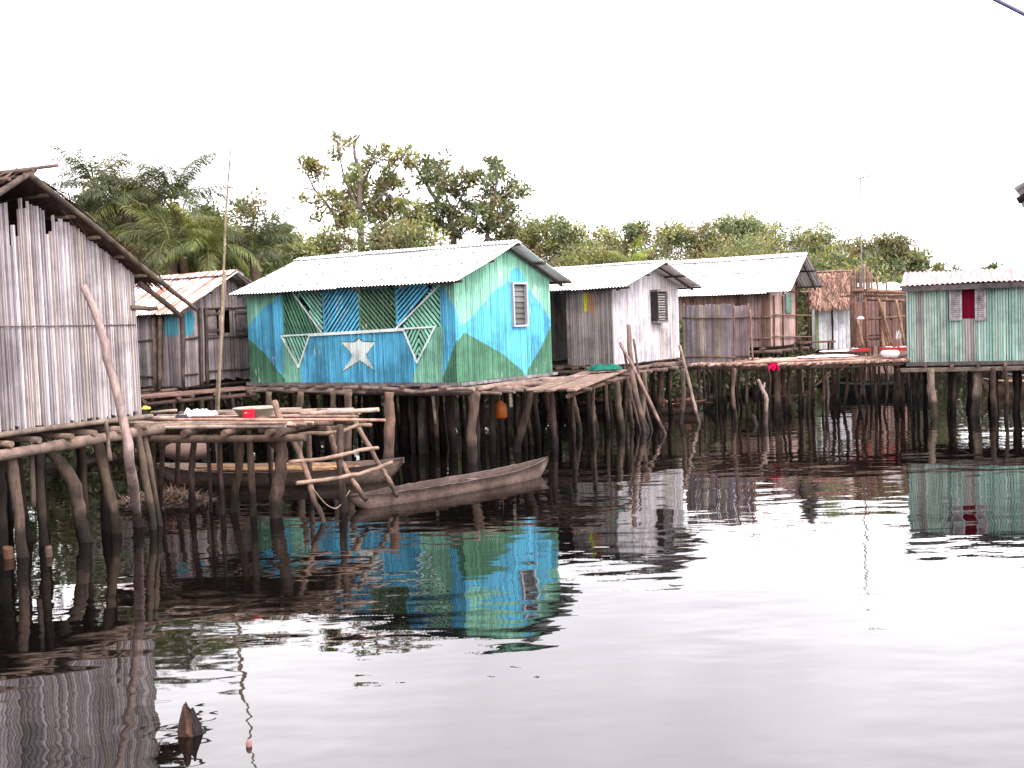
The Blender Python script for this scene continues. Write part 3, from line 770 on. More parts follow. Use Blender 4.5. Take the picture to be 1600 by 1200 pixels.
# ---------------------------------------------------------------- brown board house with the big white roof
D = House('stilt_house', 'brown board house under a large steep white sheet roof', ground(1205, 541, 1.5), 1.5, TH)
WD = 2.5; hD = WD/2; LD = 4.2
p = on(1262, 396, D.P(0, hD, 0), D.W); ru, _, rz = D.loc(p)
ovD = .45; p = on(1228, 456, D.P(0, -ovD, 0), D.W); eu, _, ez = D.loc(p)
print('D ridge', ru, rz, 'eave', eu, ez)
D.set_roof(hD, rz, ovD, ez, .25, min(ru, eu), LD+.5)
add_roof(D, M_STREAK, amp=.012, pitch=.1)
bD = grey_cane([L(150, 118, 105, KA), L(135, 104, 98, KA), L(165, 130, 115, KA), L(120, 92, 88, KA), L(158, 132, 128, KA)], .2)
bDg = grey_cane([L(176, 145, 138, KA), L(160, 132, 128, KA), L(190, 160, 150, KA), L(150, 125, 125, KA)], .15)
slat_wall('wall', M_CANE, D.root, D.P(0, 0, 0), D.U, -D.W, LD, D.zf, lambda u: D.rz_at(0)-.05, .13, .008, bD, seg=2)
slat_wall('wall', M_CANE, D.root, D.P(0, 0, 0), D.W, -D.U, WD, D.zf, gable_top(D), .14, .008, bDg, seg=2)
slat_wall('wall', M_CANE, D.root, D.P(0, WD, 0), D.U, D.W, LD, D.zf, lambda u: D.rz_at(0)-.05, .18, .008, bD, seg=1)
slat_wall('wall', M_CANE, D.root, D.P(LD, 0, 0), D.W, D.U, WD, D.zf, gable_top(D), .18, .008, bD, seg=1)
SD = lambda x, y, n=.06: D.P(-n, *D.side(x, y)); FD = lambda x, y, n=.06: (lambda q: D.P(q[0], -n, q[1]))(D.front(x, y))
bd = MB(L(120, 88, 74), True)
for x in (1206, 1220, 1242, 1261): bd.stick(SD(x, 462 if x < 1225 else 440 if x < 1250 else 455), SD(x+1, 543), .03, None, .008, 6, 6, L(110, 75, 60))
for y in (492, 525, 455): bd.stick(SD(1205 if y > 470 else 1230, y), SD(1268, y+1), .022, None, .006, 5, 6, L(160, 130, 112))
for x in (1152, 1193): bd.stick(FD(x, 462), FD(x+1, 560), .035, None, .008, 6, 6, L(130, 95, 78))
for y in (496, 529): bd.stick(FD(1172, y), FD(1206, y-1), .025, None, .006, 4, 6, L(160, 130, 112))
bd.build('wall_battens', M_WOOD, D.root)
wd = MB(L(130, 160, 150, .8)); q0, q1 = D.side(1226, 489), D.side(1235, 459); wd.box(D.P(-.045, q0[0], q0[1]), D.U*.035, D.W*(q1[0]-q0[0]), Z*(q1[1]-q0[1]), L(135, 170, 158, .8), .003); wd.build('shutter', M_WOOD, D.root)
floor_frame(D, LD, WD, .25, joists=6, planks=True)
inner_stilts(D, LD, WD, 8, 4, .05, -.1)

# ---------------------------------------------------------------- green house on the right
G = House('stilt_house', 'faded green cane house with open white louvred shutters at the right', ground(1418, 567, 1.25), 1.25, math.radians(22))
LG, WG = 4.6, 3.2
Gl = Vector(G.o); G.o = Gl-G.U*LG; G.root.location = G.o
hG = WG/2; ovG = .25
_, zeG = G.front(1410, 446, -ovG); p = on(1412, 426, G.P(0, hG, 0), G.W); rzG = p.z
print('G eave', zeG, 'ridge', rzG)
G.set_roof(hG, rzG, ovG, zeG, .25, -.3, LG+.12)
add_roof(G, M_PINKZ, pitch=.11, amp=.016, nails=False, cap=False)
gG = grey_cane([L(140, 168, 157, .88), L(132, 162, 150, .88), L(156, 178, 165, .88), L(142, 163, 156, .88), L(130, 157, 146, .88), L(160, 172, 161, .88), L(148, 158, 150, .88)], .13)
gy = [L(146, 142, 136, KA), L(156, 150, 142, KA)]
g0, g1 = G.front(1444, 500)[0], G.front(1430, 500)[0]; g2, g3 = G.front(1523, 500)[0], G.front(1503, 500)[0]
zW0, zW1 = G.front(1510, 498)[1], G.front(1510, 452)[1]
def colG(u, z, r):
    if g0 < u < g1 or (g2 < u < g3 and z < zW0): return tuple(c*(.85+.3*r) for c in gy[int(r*10) % 2])
    return gG(u, z, r)
slat_wall('wall', M_CANE, G.root, G.P(0, 0, 0), G.U, -G.W, LG, G.zf, lambda u: G.rz_at(0)-.04, .06, .014, colG, [(g2, g3, zW0, zW1)])
slat_wall('wall', M_CANE, G.root, G.P(LG, 0, 0), G.W, G.U, WG, G.zf, gable_top(G), .08, .012, gG)
slat_wall('wall', M_CANE, G.root, G.P(0, 0, 0), G.W, -G.U, WG, G.zf, gable_top(G), .08, .012, gG, seg=1)
slat_wall('wall', M_CANE, G.root, G.P(0, WG, 0), G.U, G.W, LG, G.zf, lambda u: G.rz_at(0)-.04, .12, .012, gG, seg=1)
fa = MB(L(105, 98, 100)); fa.plank(G.P(-.28, -ovG+.03, zeG-.09), G.P(LG+.1, -ovG+.03, zeG-.09), .03, .12, j=.003); fa.build('fascia', M_WOOD, G.root)
for x0, x1 in ((1483, 1503), (1523, 1541)):
    ua, ub = G.front(x1, 470)[0], G.front(x0, 470)[0]; z0, z1 = G.front(x0, 501)[1], G.front(x0, 451)[1]
    s = MB(L(196, 188, 194)); t = .05
    for (a, b_, c, d) in ((ua, ua+t, z0, z1), (ub-t, ub, z0, z1), (ua+t, ub-t, z0, z0+t), (ua+t, ub-t, z1-t, z1)): s.box(G.P(a, -.07, c), G.U*(b_-a), G.W*.035, Z*(d-c))
    so = s.build('shutter', M_WOOD, G.root)
    l = MB(L(150, 142, 146)); n = 14
    for i in range(n): l.box(G.P(ua+t, -.062, z0+t+(z1-z0-2*t)*i/n), G.U*(ub-ua-2*t), Z*.035+G.W*.022, Z*.012+G.W*-.004, L(182, 174, 178))
    l.build('louvres', M_WOOD, so)
cu_ = MB(L(120, 18, 45, .9)); nn = 16; u0_, u1_ = g2-.02, g3+.02
for i in range(nn):
    a, b_ = u0_+(u1_-u0_)*i/nn, u0_+(u1_-u0_)*(i+1)/nn; wa, wb = .06+.02*math.sin(i*1.9), .06+.02*math.sin((i+1)*1.9)
    cu_.quad(G.P(a, wa, zW0-.03), G.P(b_, wb, zW0-.03), G.P(b_, wb, zW1+.03), G.P(a, wa, zW1+.03))
cu_.build('curtain', M_CLOTH, G.root)
floor_frame(G, LG, WG, .15, joists=8, r=.06)
sb = MB(L(128, 120, 120)); sb.plank(G.P(-.1, -.05, G.zf-.03), G.P(LG+.03, -.05, G.zf-.03), .05, .09, j=.003); sb.plank(G.P(-.1, -.12, G.zf-.16), G.P(LG+.15, -.12, G.zf-.17), .1, .09, j=.01, col=L(140, 125, 112)); sb.build('sill_board', M_WOOD, G.root)
for (t, b_, r) in (((1455, 576), (1459, 650), .1), ((1527, 574), (1523, 648), .11), ((1552, 574), (1556, 650), .07), ((1570, 574), (1572, 650), .05), ((1493, 574), (1490, 646), .05), ((1425, 576), (1428, 642), .045), ((1436, 574), (1436, 645), .03)):
    stilt_px(G.root, t, b_, r, r*.85, mid=(((t[0]+b_[0])/2+rng.uniform(-3, 3), (t[1]+b_[1])/2),), col=jit(L(215, 190, 170), .12) if r > .09 else jit(L(120, 98, 86), .3))
inner_stilts(G, LG, WG, 9, 4, .045, .4)

# ---------------------------------------------------------------- thatched hut
E = House('stilt_house', 'small white walled hut with shaggy brown thatch beside the unfinished frame', ground(1334, 545, 1.17), 1.17, math.radians(12))
LE = 1.3; WE = 1.9
zeE = E.front(1340, 470)[1]; p = on(1318, 428, E.P(0, WE/2, 0), E.W)
E.set_roof(WE/2, p.z, .2, 0, .2, -.02, LE+.1); E.slope = (E.rz-zeE)/(E.h+E.ov*.2); E.ez = E.rz-E.slope*(E.h+E.ov)
print('E', E.o, E.rz, zeE)
wE = grey_cane([L(215, 215, 220), L(205, 206, 215), L(222, 221, 224), L(212, 210, 208)], .1)
slat_wall('wall', M_CANE, E.root, E.P(0, 0, 0), E.U, -E.W, LE, E.zf, lambda u: E.rz_at(0)-.02, .16, .008, lambda u, z, r: L(150, 165, 120, KA) if u > 1.14 else wE(u, z, r), [(E.front(1300, 500)[0]-.03, E.front(1300, 500)[0]+.04, 0, 9)], seg=2)
for (O_, U_, N_, ln, tp) in ((E.P(0, 0, 0), E.W, -E.U, WE, gable_top(E)), (E.P(LE, 0, 0), E.W, E.U, WE, gable_top(E)), (E.P(0, WE, 0), E.U, E.W, LE, lambda u: E.rz_at(0)-.02)):
    slat_wall('wall', M_CANE, E.root, O_, U_, N_, ln, E.zf, tp, .16, .008, wE, seg=1)
thatch(E, E.root, 2600, (.25, .6), (L(140, 104, 90), L(112, 82, 72), L(160, 128, 112), L(84, 62, 54)), .12, fringe=.2)
pe = MB(L(80, 66, 60), True); pe.stick(E.P(E.front(1300, 500)[0], -.06, E.zf-.1), E.P(E.front(1298, 470)[0], -.06, E.rz_at(0)), .035, None, .02, 5, 6); pe.stick(E.P(-.1, WE/2, E.rz+.1), E.P(LE+.2, WE/2, E.rz+.1), .04, None, .01, 4, 7, L(170, 140, 125)); pe.build('hut_pole', M_WOOD, E.root)
floor_frame(E, LE, WE, .1, joists=4)
inner_stilts(E, LE, WE, 3, 2, .045, 0)

# ---------------------------------------------------------------- near house at the right edge (only its eave corner is in frame)
H = House('stilt_house', 'house with dark sheet roof whose eave corner pokes in at the right edge', Vector((4.75, 9.2, 0)), 1.5, 0)
H.U, H.W = Vector((.47, .883, 0)), Vector((.883, -.47, 0))
LH, WH = 4.5, 3.4
p = atd(1580, 297, 8.9); zeH = p.z
H.o = p+H.U*.4+H.W*.45; H.o.z = 0; H.root.location = H.o
H.set_roof(WH/2, zeH+1.25, .45, zeH, .45, -.4, LH)
add_roof(H, M_ZINC, cap=True, nails=False, beamcol=L(70, 60, 60))
for (O_, U_, N_, ln, tp) in ((H.P(0, 0, 0), H.U, -H.W, LH, lambda u: H.rz_at(0)-.05), (H.P(0, 0, 0), H.W, -H.U, WH, gable_top(H)), (H.P(LH, 0, 0), H.W, H.U, WH, gable_top(H)), (H.P(0, WH, 0), H.U, H.W, LH, lambda u: H.rz_at(0)-.05)):
    slat_wall('wall', M_CANE, H.root, O_, U_, N_, ln, H.zf, tp, .09, .012, gC, seg=1)
floor_frame(H, LH, WH, .15, joists=5)
inner_stilts(H, LH, WH, 4, 3, .06, .1)
# ================================================================== DECKS AND LOOSE THINGS
U33, W33 = frame(TH)
# ---- pole deck between the near house and the blue house
dz = 1.3
d0, d1 = ground(212, 667, dz), ground(452, 664, dz)
dk = thing('pole_deck', 'rough deck of loosely laid bamboo poles between the near grey house and the blue house', 'deck', (d0.x, d0.y, 0))
Ud = (d1-d0); Ud.z = 0; LDk = Ud.length; Ud.normalize(); Wd_ = Vector((-Ud.y, Ud.x, 0)); DW = 2.3
DP = lambda u, w, z: Vector((d0.x, d0.y, 0))+Ud*u+Wd_*w+Z*z
PC = [L(190, 165, 150), L(165, 140, 125), L(205, 185, 170), L(140, 118, 105), L(178, 158, 150)]
m = MB(smooth=True)
for i in range(44):
    w = DW*(i+.5)/44+rng.uniform(-.02, .02); a = rng.uniform(-.3, .5); e = LDk+rng.uniform(-.5, .5)
    if rng.random() < .35: e = LDk*rng.uniform(.4, .8)
    zz = dz+rng.uniform(-.02, .02)
    m.stick(DP(a-.3, w, zz), DP(e, w+rng.uniform(-.05, .05), zz+rng.uniform(-.02, .02)), rng.uniform(.022, .036), rng.uniform(.018, .03), .006, 6, 7, jit(rng.choice(PC), .15))
    if e < LDk*.85: m.stick(DP(e+.03, w, zz-.005), DP(LDk+rng.uniform(-.3, .25), w, zz), rng.uniform(.022, .034), None, .006, 4, 7, jit(rng.choice(PC), .15))
m.build('deck_poles', M_PALE, dk)
m = MB(L(120, 98, 85), True)
for u in (.2, .8, 1.4, 2.05, LDk-.1): m.stick(DP(u, -.12, dz-.09), DP(u, DW+.2, dz-.09), .05, .045, .015, 5, 7)
for w in (.05, 1.15, 2.25): m.stick(DP(-.5, w, dz-.18), DP(LDk+.2, w, dz-.18), .055, .05, .01, 6, 7)
m.build('joists', M_WOOD, dk)
for (t, b, r, mid) in (((256, 674), (250, 795), .045, ()), ((304, 674), (300, 800), .05, ((300, 740),)), ((324, 674), (330, 800), .03, ()), ((343, 672), (348, 804), .04, ()), ((378, 672), (364, 800), .055, ((372, 740),)), ((389, 672), (396, 806), .05, ()),
        ((440, 672), (430, 808), .1, ((441, 715), (434, 760))), ((482, 668), (484, 764), .05, ()), ((531, 664), (537, 800), .06, ((532, 735),)), ((420, 668), (424, 770), .04, ()), ((280, 670), (276, 780), .04, ()), ((236, 670), (244, 800), .05, ())):
    stilt_px(dk, t, b, r, r*.85, mid=mid, col=jit(L(150, 124, 108), .2))
st = ground(431, 808); stilt(dk, [atd(437, 708, st.y), atd(424, 690, st.y), atd(412, 672, st.y)], .05, .045, L(112, 92, 80), 'stilt_fork')
m = MB(L(135, 112, 100), True); Yk = st.y-.05
m.path([atd(405, 672, Yk), atd(430, 668, Yk), atd(455, 664, Yk), atd(520, 660, Yk+.2)], .06, .045); m.build('edge_log', M_WOOD, dk)

def pole_thing(label, pts, r0, r1=None, col=None, name='loose_pole', cat='pole', group=None, mat=None, sides=7, knots=.08, sub=3):
    m = MB(smooth=True); m.path(pts, r0, r1, sides, col, sub, knots); return m.build(name, mat or M_PALE, None, label, cat, group)
Yd = lambda w: DP(1, w, 0).y
def deckpt(px, py, z): return ground(px, py, z)
pole_thing('longest bare pole lying along the front of the pole deck, tip over the ladder', [deckpt(236, 656, dz+.06), deckpt(420, 656, dz+.08), deckpt(602, 656.5, dz+.08)], .024, .018, L(205, 160, 140))
pole_thing('pale pole on the pole deck pointing up to the right behind the ladder top', [ground(470, 648, dz+.05), ground(592, 640, dz+.10)], .038, .034, L(200, 175, 160))
pole_thing('upper pale pole lying at the back of the deck beside the basin', [ground(430, 645, dz+.05), ground(488, 641, dz+.07)], .03, .028, L(175, 150, 138))
pole_thing('short broken cane on the deck close to the near house corner', [ground(236, 645, dz+.05), ground(276, 641, dz+.08)], .028, .022, L(190, 168, 150))
pole_thing('dark weathered stick lying behind the white cloth on the deck', [ground(330, 646, dz+.05), ground(392, 643, dz+.06)], .028, .024, L(160, 135, 122))
pole_thing('second pole just behind the long bare pole, ending by the ladder', [ground(300, 652, dz+.05), ground(560, 650.5, dz+.06)], .02, .018, L(150, 120, 108))
# basin and red tub
c = ground(399, 651, dz+.045)
m = MB(L(128, 122, 110), True); m.lathe(c, [(0, .012), (.21, .0), (.235, .03), (.30, .115), (.315, .125), (.315, .135), (.29, .125), (.22, .03), (.20, .025), (0, .025)], 28); m.build('wash_basin', M_PLASTIC, None, 'wide grey enamel wash basin on the pole deck behind the red tin', 'basin')
c = ground(389, 653.5, dz+.05)
rt = thing('tin', 'small bright red tin standing in front of the grey basin on the deck', 'tin', c)
m = MB(L(215, 25, 50), True); m.lathe(c, [(0, 0), (.078, 0), (.082, .01), (.085, .12), (.088, .125), (.088, .132), (.08, .13), (.078, .05), (0, .05)], 24); m.build('body', M_PLASTIC, rt)
m = MB(L(235, 190, 180)); 
for i in range(4):
    a0 = -2.1+i*.13; m.quad(c+Vector((.0868*math.cos(a0), .0868*math.sin(a0), .075)), c+Vector((.0868*math.cos(a0+.1), .0868*math.sin(a0+.1), .078)), c+Vector((.0868*math.cos(a0+.1), .0868*math.sin(a0+.1), .092)), c+Vector((.0868*math.cos(a0), .0868*math.sin(a0), .090)))
m.build('label_mark', M_PLASTIC, rt)
def crumple(name, label, cat, c, sx, sy, sz, col, ang=0, n=14, thick=True):
    """a dropped or hung cloth: a pillowy crumpled closed sheet"""
    m = MB(col, True); ca, sa = math.cos(ang), math.sin(ang); ph = [rng.uniform(0, 6) for _ in range(6)]
    n0 = 0
    for s in (1, 0):
        b0 = len(m.v)
        for i in range(n+1):
            for k in range(n+1):
                x, y = 2*i/n-1, 2*k/n-1
                q = 1-max(abs(x), abs(y))**2*.2
                h = .5+.3*math.sin(5*x+ph[0])*math.cos(4*y+ph[1])+.25*math.sin(9*y+7*x+ph[2])+.15*math.sin(13*x+ph[3])
                edge = max(0, 1-max(abs(x), abs(y))**4)
                wx = x*q+.08*math.sin(4*y+ph[4]); wy = y*q+.08*math.sin(5*x+ph[5])
                m.v.append(Vector(c)+Vector((ca*wx*sx-sa*wy*sy, sa*wx*sx+ca*wy*sy, (sz*(.15+h*.85*edge) if s else 0))))
        for i in range(n):
            for k in range(n):
                q = b0+i*(n+1)+k; m.face((q, q+n+1, q+n+2, q+1) if s else (q, q+1, q+n+2, q+n+1), None, True)
    return m.build(name, M_CLOTH, None, label, cat)
crumple('cloth', 'crumpled white cloth on the pole deck left of the basin', 'cloth', ground(310, 651, dz+.04), .30, .16, .13, L(225, 222, 228))
crumple('cloth', 'dark rag beside the white cloth on the pole deck', 'cloth', ground(285, 653, dz+.04), .12, .1, .08, L(60, 55, 65))
crumple('cloth', 'small yellow rag at the near house corner on the deck', 'cloth', ground(228, 640, dz+.06), .08, .07, .07, L(190, 160, 80))

# ---- boardwalk before the rusty roofed house
a, b = ground(205, 623, 1.36), ground(398, 606, 1.40)
bw = thing('boardwalk', 'narrow brown boardwalk running past the rusty roofed house to the blue house', 'walkway', (a.x, a.y, 1.2))
m = MB(L(140, 110, 98)); sd = (b-a).cross(Z).normalized()
for i in range(5):
    for k in range(2):
        p, q = a.lerp(b, k*.5+rng.uniform(-.02, .02)), a.lerp(b, k*.5+.5+rng.uniform(-.02, .02)); m.plank(p-sd*(i*.17), q-sd*(i*.17), .155, .03, col=jit(L(140, 110, 98), .2), j=.008)
m.build('planks', M_WOOD, bw)
m = MB(L(110, 88, 78), True)
for t in (.08, .35, .65, .93): c = a.lerp(b, t)-Z*.07; m.stick(c+sd*.15, c-sd*.85, .04, None, .02, 4, 7)
m.stick(a-Z*.13, b-Z*.13, .045, None, .01, 6, 7); m.build('bearers', M_WOOD, bw)
for t in (.1, .32, .55, .8): c = a.lerp(b, t); stilt(bw, [Vector((c.x, c.y, -.6)), Vector((c.x+rng.uniform(-.05, .05), c.y, .6)), c-Z*.1], .05, .045, jit(L(110, 90, 78), .2))

# ---- ladder down to the canoes
lad = thing('ladder', 'crude pole landing ladder of three slanting rails tied with bent rungs above the canoes', 'ladder', ground(488, 800))
def rail(pts, r, y0, y1):
    n = len(pts); P = [atd(x, y, y0+(y1-y0)*i/(n-1)) for i, (x, y) in enumerate(pts)]
    m = MB(L(140, 115, 100), True); m.path(P, r, r*.8); m.build('rail', M_PROP, lad); return P
YL = st.y
rail(((429, 628), (440, 660), (466, 705), (482, 745), (490, 780), (505, 815), (500, 850)), .045, YL+.3, YL-.7)
rail(((498, 640), (513, 672), (527, 710), (552, 752), (572, 782)), .042, YL+.7, YL-.1)
rail(((550, 648), (562, 672), (588, 718), (606, 748), (621, 776)), .042, YL+1.2, YL+.6)
def rung(pts, y0, y1, r=.03):
    P = [atd(x, y, y0+(y1-y0)*i/(len(pts)-1)) for i, (x, y) in enumerate(pts)]
    m = MB(L(165, 138, 122), True); m.path(P, r, r*.85); m.build('rung', M_PALE, lad)
rung(((427, 685), (475, 678), (530, 675), (556, 665), (580, 664)), YL+.02, YL+.72)
rung(((451, 722), (510, 716), (560, 704), (591, 700)), YL-.2, YL+.55)
rung(((463, 755), (520, 748), (570, 738), (613, 722)), YL-.42, YL+.55)

# ---- canoes
def canoe(label, pa, pb, Wm, Hm, rise=(.12, .12), col=L(120, 100, 92), boards=0, group='canoes among the stilts', draft=.1, inner=None, sharp=(2.4, 2.4), name='canoe'):
    pa, pb = Vector(pa), Vector(pb); d = pb-pa; ln = d.length; d.normalize(); s_ = Vector((-d.y, d.x, 0))
    c = (pa+pb)/2; root = thing(name, label, 'canoe', (c.x, c.y, 0), group)
    n = 34; m = MB(col, True); secs = []; prof = [(-1, 1), (-.98, .62), (-.82, .22), (-.5, .02), (0, 0), (.5, .02), (.82, .22), (.98, .62), (1, 1)]
    for i in range(n+1):
        t = 2*i/n-1; e = sharp[0] if t < 0 else sharp[1]; hw = Wm*max(.025, (1-abs(t)**e))**.75
        rs = rise[0] if t < 0 else rise[1]; top = Hm-draft+rs*abs(t)**3; bot = -draft+(Hm*.85+rs)*max(0, (abs(t)-.72)/.28)**2*.9
        q = pa+d*(ln*i/n); wob = rng.uniform(-.006, .006)
        secs.append((q, hw+wob, top+wob, min(bot, top-.05)))
    for (sc_, inn) in ((1, False), (0, True)):
        b0 = len(m.v)
        for (q, hw, top, bot) in secs:
            for (x, y) in prof:
                w_ = hw*x; z_ = bot+(top-bot)*y
                if inn: w_ = max(abs(w_)-.03, abs(w_)*.5)*(1 if x > 0 else -1 if x < 0 else 0); z_ = bot+.035+(top-bot-.035)*y
                m.v.append(q+s_*w_+Z*z_)
        k = len(prof)
        for i in range(n):
            for j in range(k-1):
                a = b0+i*k+j; m.face((a, a+1, a+k+1, a+k) if inn else (a, a+k, a+k+1, a+1), inner if inn else None, True)
    k = len(prof); off = (n+1)*k
    for i in range(n):
        for j in (0, k-1):
            a = i*k+j; m.face((a, a+k, a+k+off, a+off), None, False)
    for i in (0, n):
        for j in range(k-1): a = i*k+j; m.face((a, a+1, a+1+off, a+off), None, False)
    hull = m.build('hull', M_BOAT, root)
    th = MB(L(135, 112, 100))
    for t in (.28, .62):
        q, hw, top, bot = secs[int(n*t)]; th.plank(q-s_*(hw-.02)+Z*(top-.08), q+s_*(hw-.02)+Z*(top-.08), .14, .025)
    th.build('seat', M_BOAT, root)
    if boards:
        bo = MB(L(150, 122, 100), True)
        for i in range(boards):
            x = rng.uniform(-.8, .8)*Wm; a, b = rng.uniform(.1, .25), rng.uniform(.7, .9)
            bo.stick(pa+d*(ln*a)+s_*x+Z*(Hm-draft+rng.uniform(-.06, .03)), pa+d*(ln*b)+s_*x*.8+Z*(Hm-draft+rng.uniform(-.05, .03)), rng.uniform(.02, .035), None, .01, 5, 6, jit(L(165, 130, 100), .25))
        bo.build('cargo_poles', M_WOOD, root)
    return root
canoe('slim brown dugout canoe lying alone on open water below the blue house', ground(548, 797), ground(856, 741), .31, .31, (.03, .11), L(128, 108, 100), inner=L(96, 80, 75), draft=.13)
canoe('long dark canoe laden with poles, half hidden behind the deck stilts', ground(248, 754), ground(632, 750), .62, .34, (.1, .14), L(126, 108, 98), boards=16)
canoe('flat canoe heaped with split firewood under the small grey house', ground(822, 644), ground(1098, 645), .5, .34, (.06, .06), L(120, 98, 88), boards=0)
fw = MB(L(170, 120, 100), True); a, b = ground(840, 644), ground(1085, 645)
for i in range(130):
    t = rng.random(); p = a.lerp(b, t)+Vector((rng.uniform(-.2, .2), rng.uniform(-.4, .4), .2+rng.uniform(0, .14)*(1 if t > .3 else .6)))
    an = rng.gauss(0, .5); l_ = rng.uniform(.2, .45); fw.stick(p, p+Vector((math.cos(an)*l_, math.sin(an)*l_, rng.uniform(-.05, .05))), rng.uniform(.02, .045), None, .02, 2, 5, jit(rng.choice([L(190, 130, 110), L(150, 110, 92), L(205, 165, 145), L(120, 90, 78)]), .2))
fw.build('firewood', M_WOOD, None, 'heap of split reddish firewood lying in the canoe under the small grey house', 'firewood', kind='stuff')
canoe('dark green painted boat far behind the stilts of the green house', ground(1290, 616), ground(1455, 616), .5, .42, (.1, .2), L(26, 50, 43, .6), name='canoe')
canoe('light brown canoe moored at far right behind the green house stilts', ground(1535, 618), ground(1690, 616), .5, .5, (.1, .1), L(175, 145, 120))
canoe('pale grey canoe hull in the shadow beside the far right canoe', ground(1568, 604), ground(1720, 602), .5, .42, (.1, .1), L(165, 145, 135))

# ---- straw and litter on the mud under the deck
hp = ground(258, 789)
m = MB(L(70, 56, 48), True); m.sphere(hp+Z*-.15, 0.8, .45, .3, 26, 10, v1=.55)
for v in m.v: v.z += .05*math.sin(v.x*7)*math.cos(v.y*9)
m.build('mud_bank', M_BARK, None, kind='structure')
V = []; cols = []
for i in range(1500):
    a, r = rng.uniform(0, 6.28), math.sqrt(rng.random()); x, y = .75*r*math.cos(a), .4*r*math.sin(a)
    p = hp+Vector((x, y, -.15+.3*math.sqrt(max(0, 1-(x/.8)**2-(y/.45)**2))+rng.uniform(0, .08))); dd = Vector((rng.gauss(0, 1), rng.gauss(0, 1), rng.gauss(0, .35))).normalized()*rng.uniform(.05, .22); s = dd.cross(Z).normalized()*rng.uniform(.003, .008)
    V += [p-s, p+s, p+dd+s, p+dd-s]; cols.append(jit(rng.choice([L(165, 130, 100), L(130, 100, 80), L(190, 165, 140), L(100, 76, 62), L(150, 150, 150)]), .25))
np_mesh('straw_litter', np.array([v[:] for v in V]), 4, np.array(cols), M_THATCH, label='straw and scraps littering the mud under the pole deck', cat='litter', kind='stuff')
m = MB(L(92, 74, 68), True); q = ground(276, 742); m.sphere(q+Vector((0, .7, .36)), .45, .3, .2, 18, 10); m.build('sack', M_CLOTH, None, 'bulging faded pink sack in the gloom behind the dark canoe', 'sack')

# ---- leaning poles
pole_thing('thick crooked prop leaning on the near grey house wall with its foot in the water', [ground(217, 822)-Z*.5, ground(217, 822), atd(203, 720, 13.7), atd(191, 650, 13.75), atd(168, 560, 13.85), atd(152, 500, 13.9), atd(130, 446, 13.9)], .07, .045, L(172, 150, 145), 'leaning_pole', 'pole', mat=M_PROP, sides=9)
Ya = 18.4
pole_thing('very tall thin bamboo mast rising from the deck before the rusty roofed house', [Vector((atd(341, 642, Ya).x, Ya, .2)), atd(341, 642, Ya), atd(349, 430, Ya), atd(354, 320, Ya), atd(361, 226, Ya)], .03, .011, L(160, 145, 122), 'bamboo_mast', 'mast', sides=7, knots=.05)
pole_thing('shorter grey pole lashed beside the tall bamboo mast', [Vector((atd(337, 645, Ya).x, Ya+.05, .2)), atd(338, 645, Ya+.05), atd(346, 540, Ya+.05), atd(351, 425, Ya+.05)], .034, .028, L(150, 128, 115), 'bamboo_mast', 'mast')
Yc = 25.4
for lab, pts, r, y1, y2, c_ in (
    ('forked prop standing upright against the small grey house', ((1006, 668), (990, 600), (985, 560), (982, 508)), .07, 25.0, 26.1, L(130, 108, 100)),
    ('long thin pole slanting down to the right across the small grey house', ((1038, 676), (1005, 606), (985, 566), (969, 536)), .045, 24.3, 25.9, L(150, 122, 112)),
    ('dark thin pole crossing behind the slanting one at the small grey house', ((1012, 672), (996, 620), (982, 580), (974, 545)), .035, 25.2, 26.0, L(120, 98, 92)),
    ('thin crooked pole right behind the forked prop at the small grey house', ((1018, 670), (1004, 615), (996, 570), (990, 530)), .035, 25.3, 26.1, L(110, 90, 84)),
    ('short thin pole ending low beside the forked prop at the small grey house', ((1000, 672), (990, 630), (982, 600), (976, 572)), .03, 25.2, 25.8, L(140, 116, 106)),
    ('pole leaning at the right corner of the small grey house', ((1090, 652), (1083, 625), (1072, 578), (1062, 540)), .05, 26.6, 27.6, L(165, 142, 132))):
    n = len(pts); P = [atd(x, y, y1+(y2-y1)*i/(n-1)) for i, (x, y) in enumerate(pts)]; P = [P[0]+(P[0]-P[1]).normalized()*.5]+P
    pole_thing(lab, P, r, r*.75, c_, 'leaning_pole', 'pole', mat=M_PROP)
q = ground(1196, 662)
fp_ = thing('forked_stake', 'bare forked stake standing in the water before the far deck', 'stake', q)
for pts, r, r1 in (([q-Z*.5, q, atd(1197, 625, q.y), atd(1191, 608, q.y), atd(1184, 593, q.y)], .06, .035), ([atd(1192, 609, q.y), atd(1195, 598, q.y)], .035, .022)):
    m = MB(L(178, 155, 145), True); m.path(pts, r, r1); m.build('prong', M_PROP, fp_)
q = ground(1180, 664)
pole_thing('short slanting stump end beside the forked stake', [q-Z*.3, q+Z*.05, atd(1177, 650, q.y+.2)], .06, .05, L(160, 130, 118), 'leaning_pole', 'pole', mat=M_STILT)
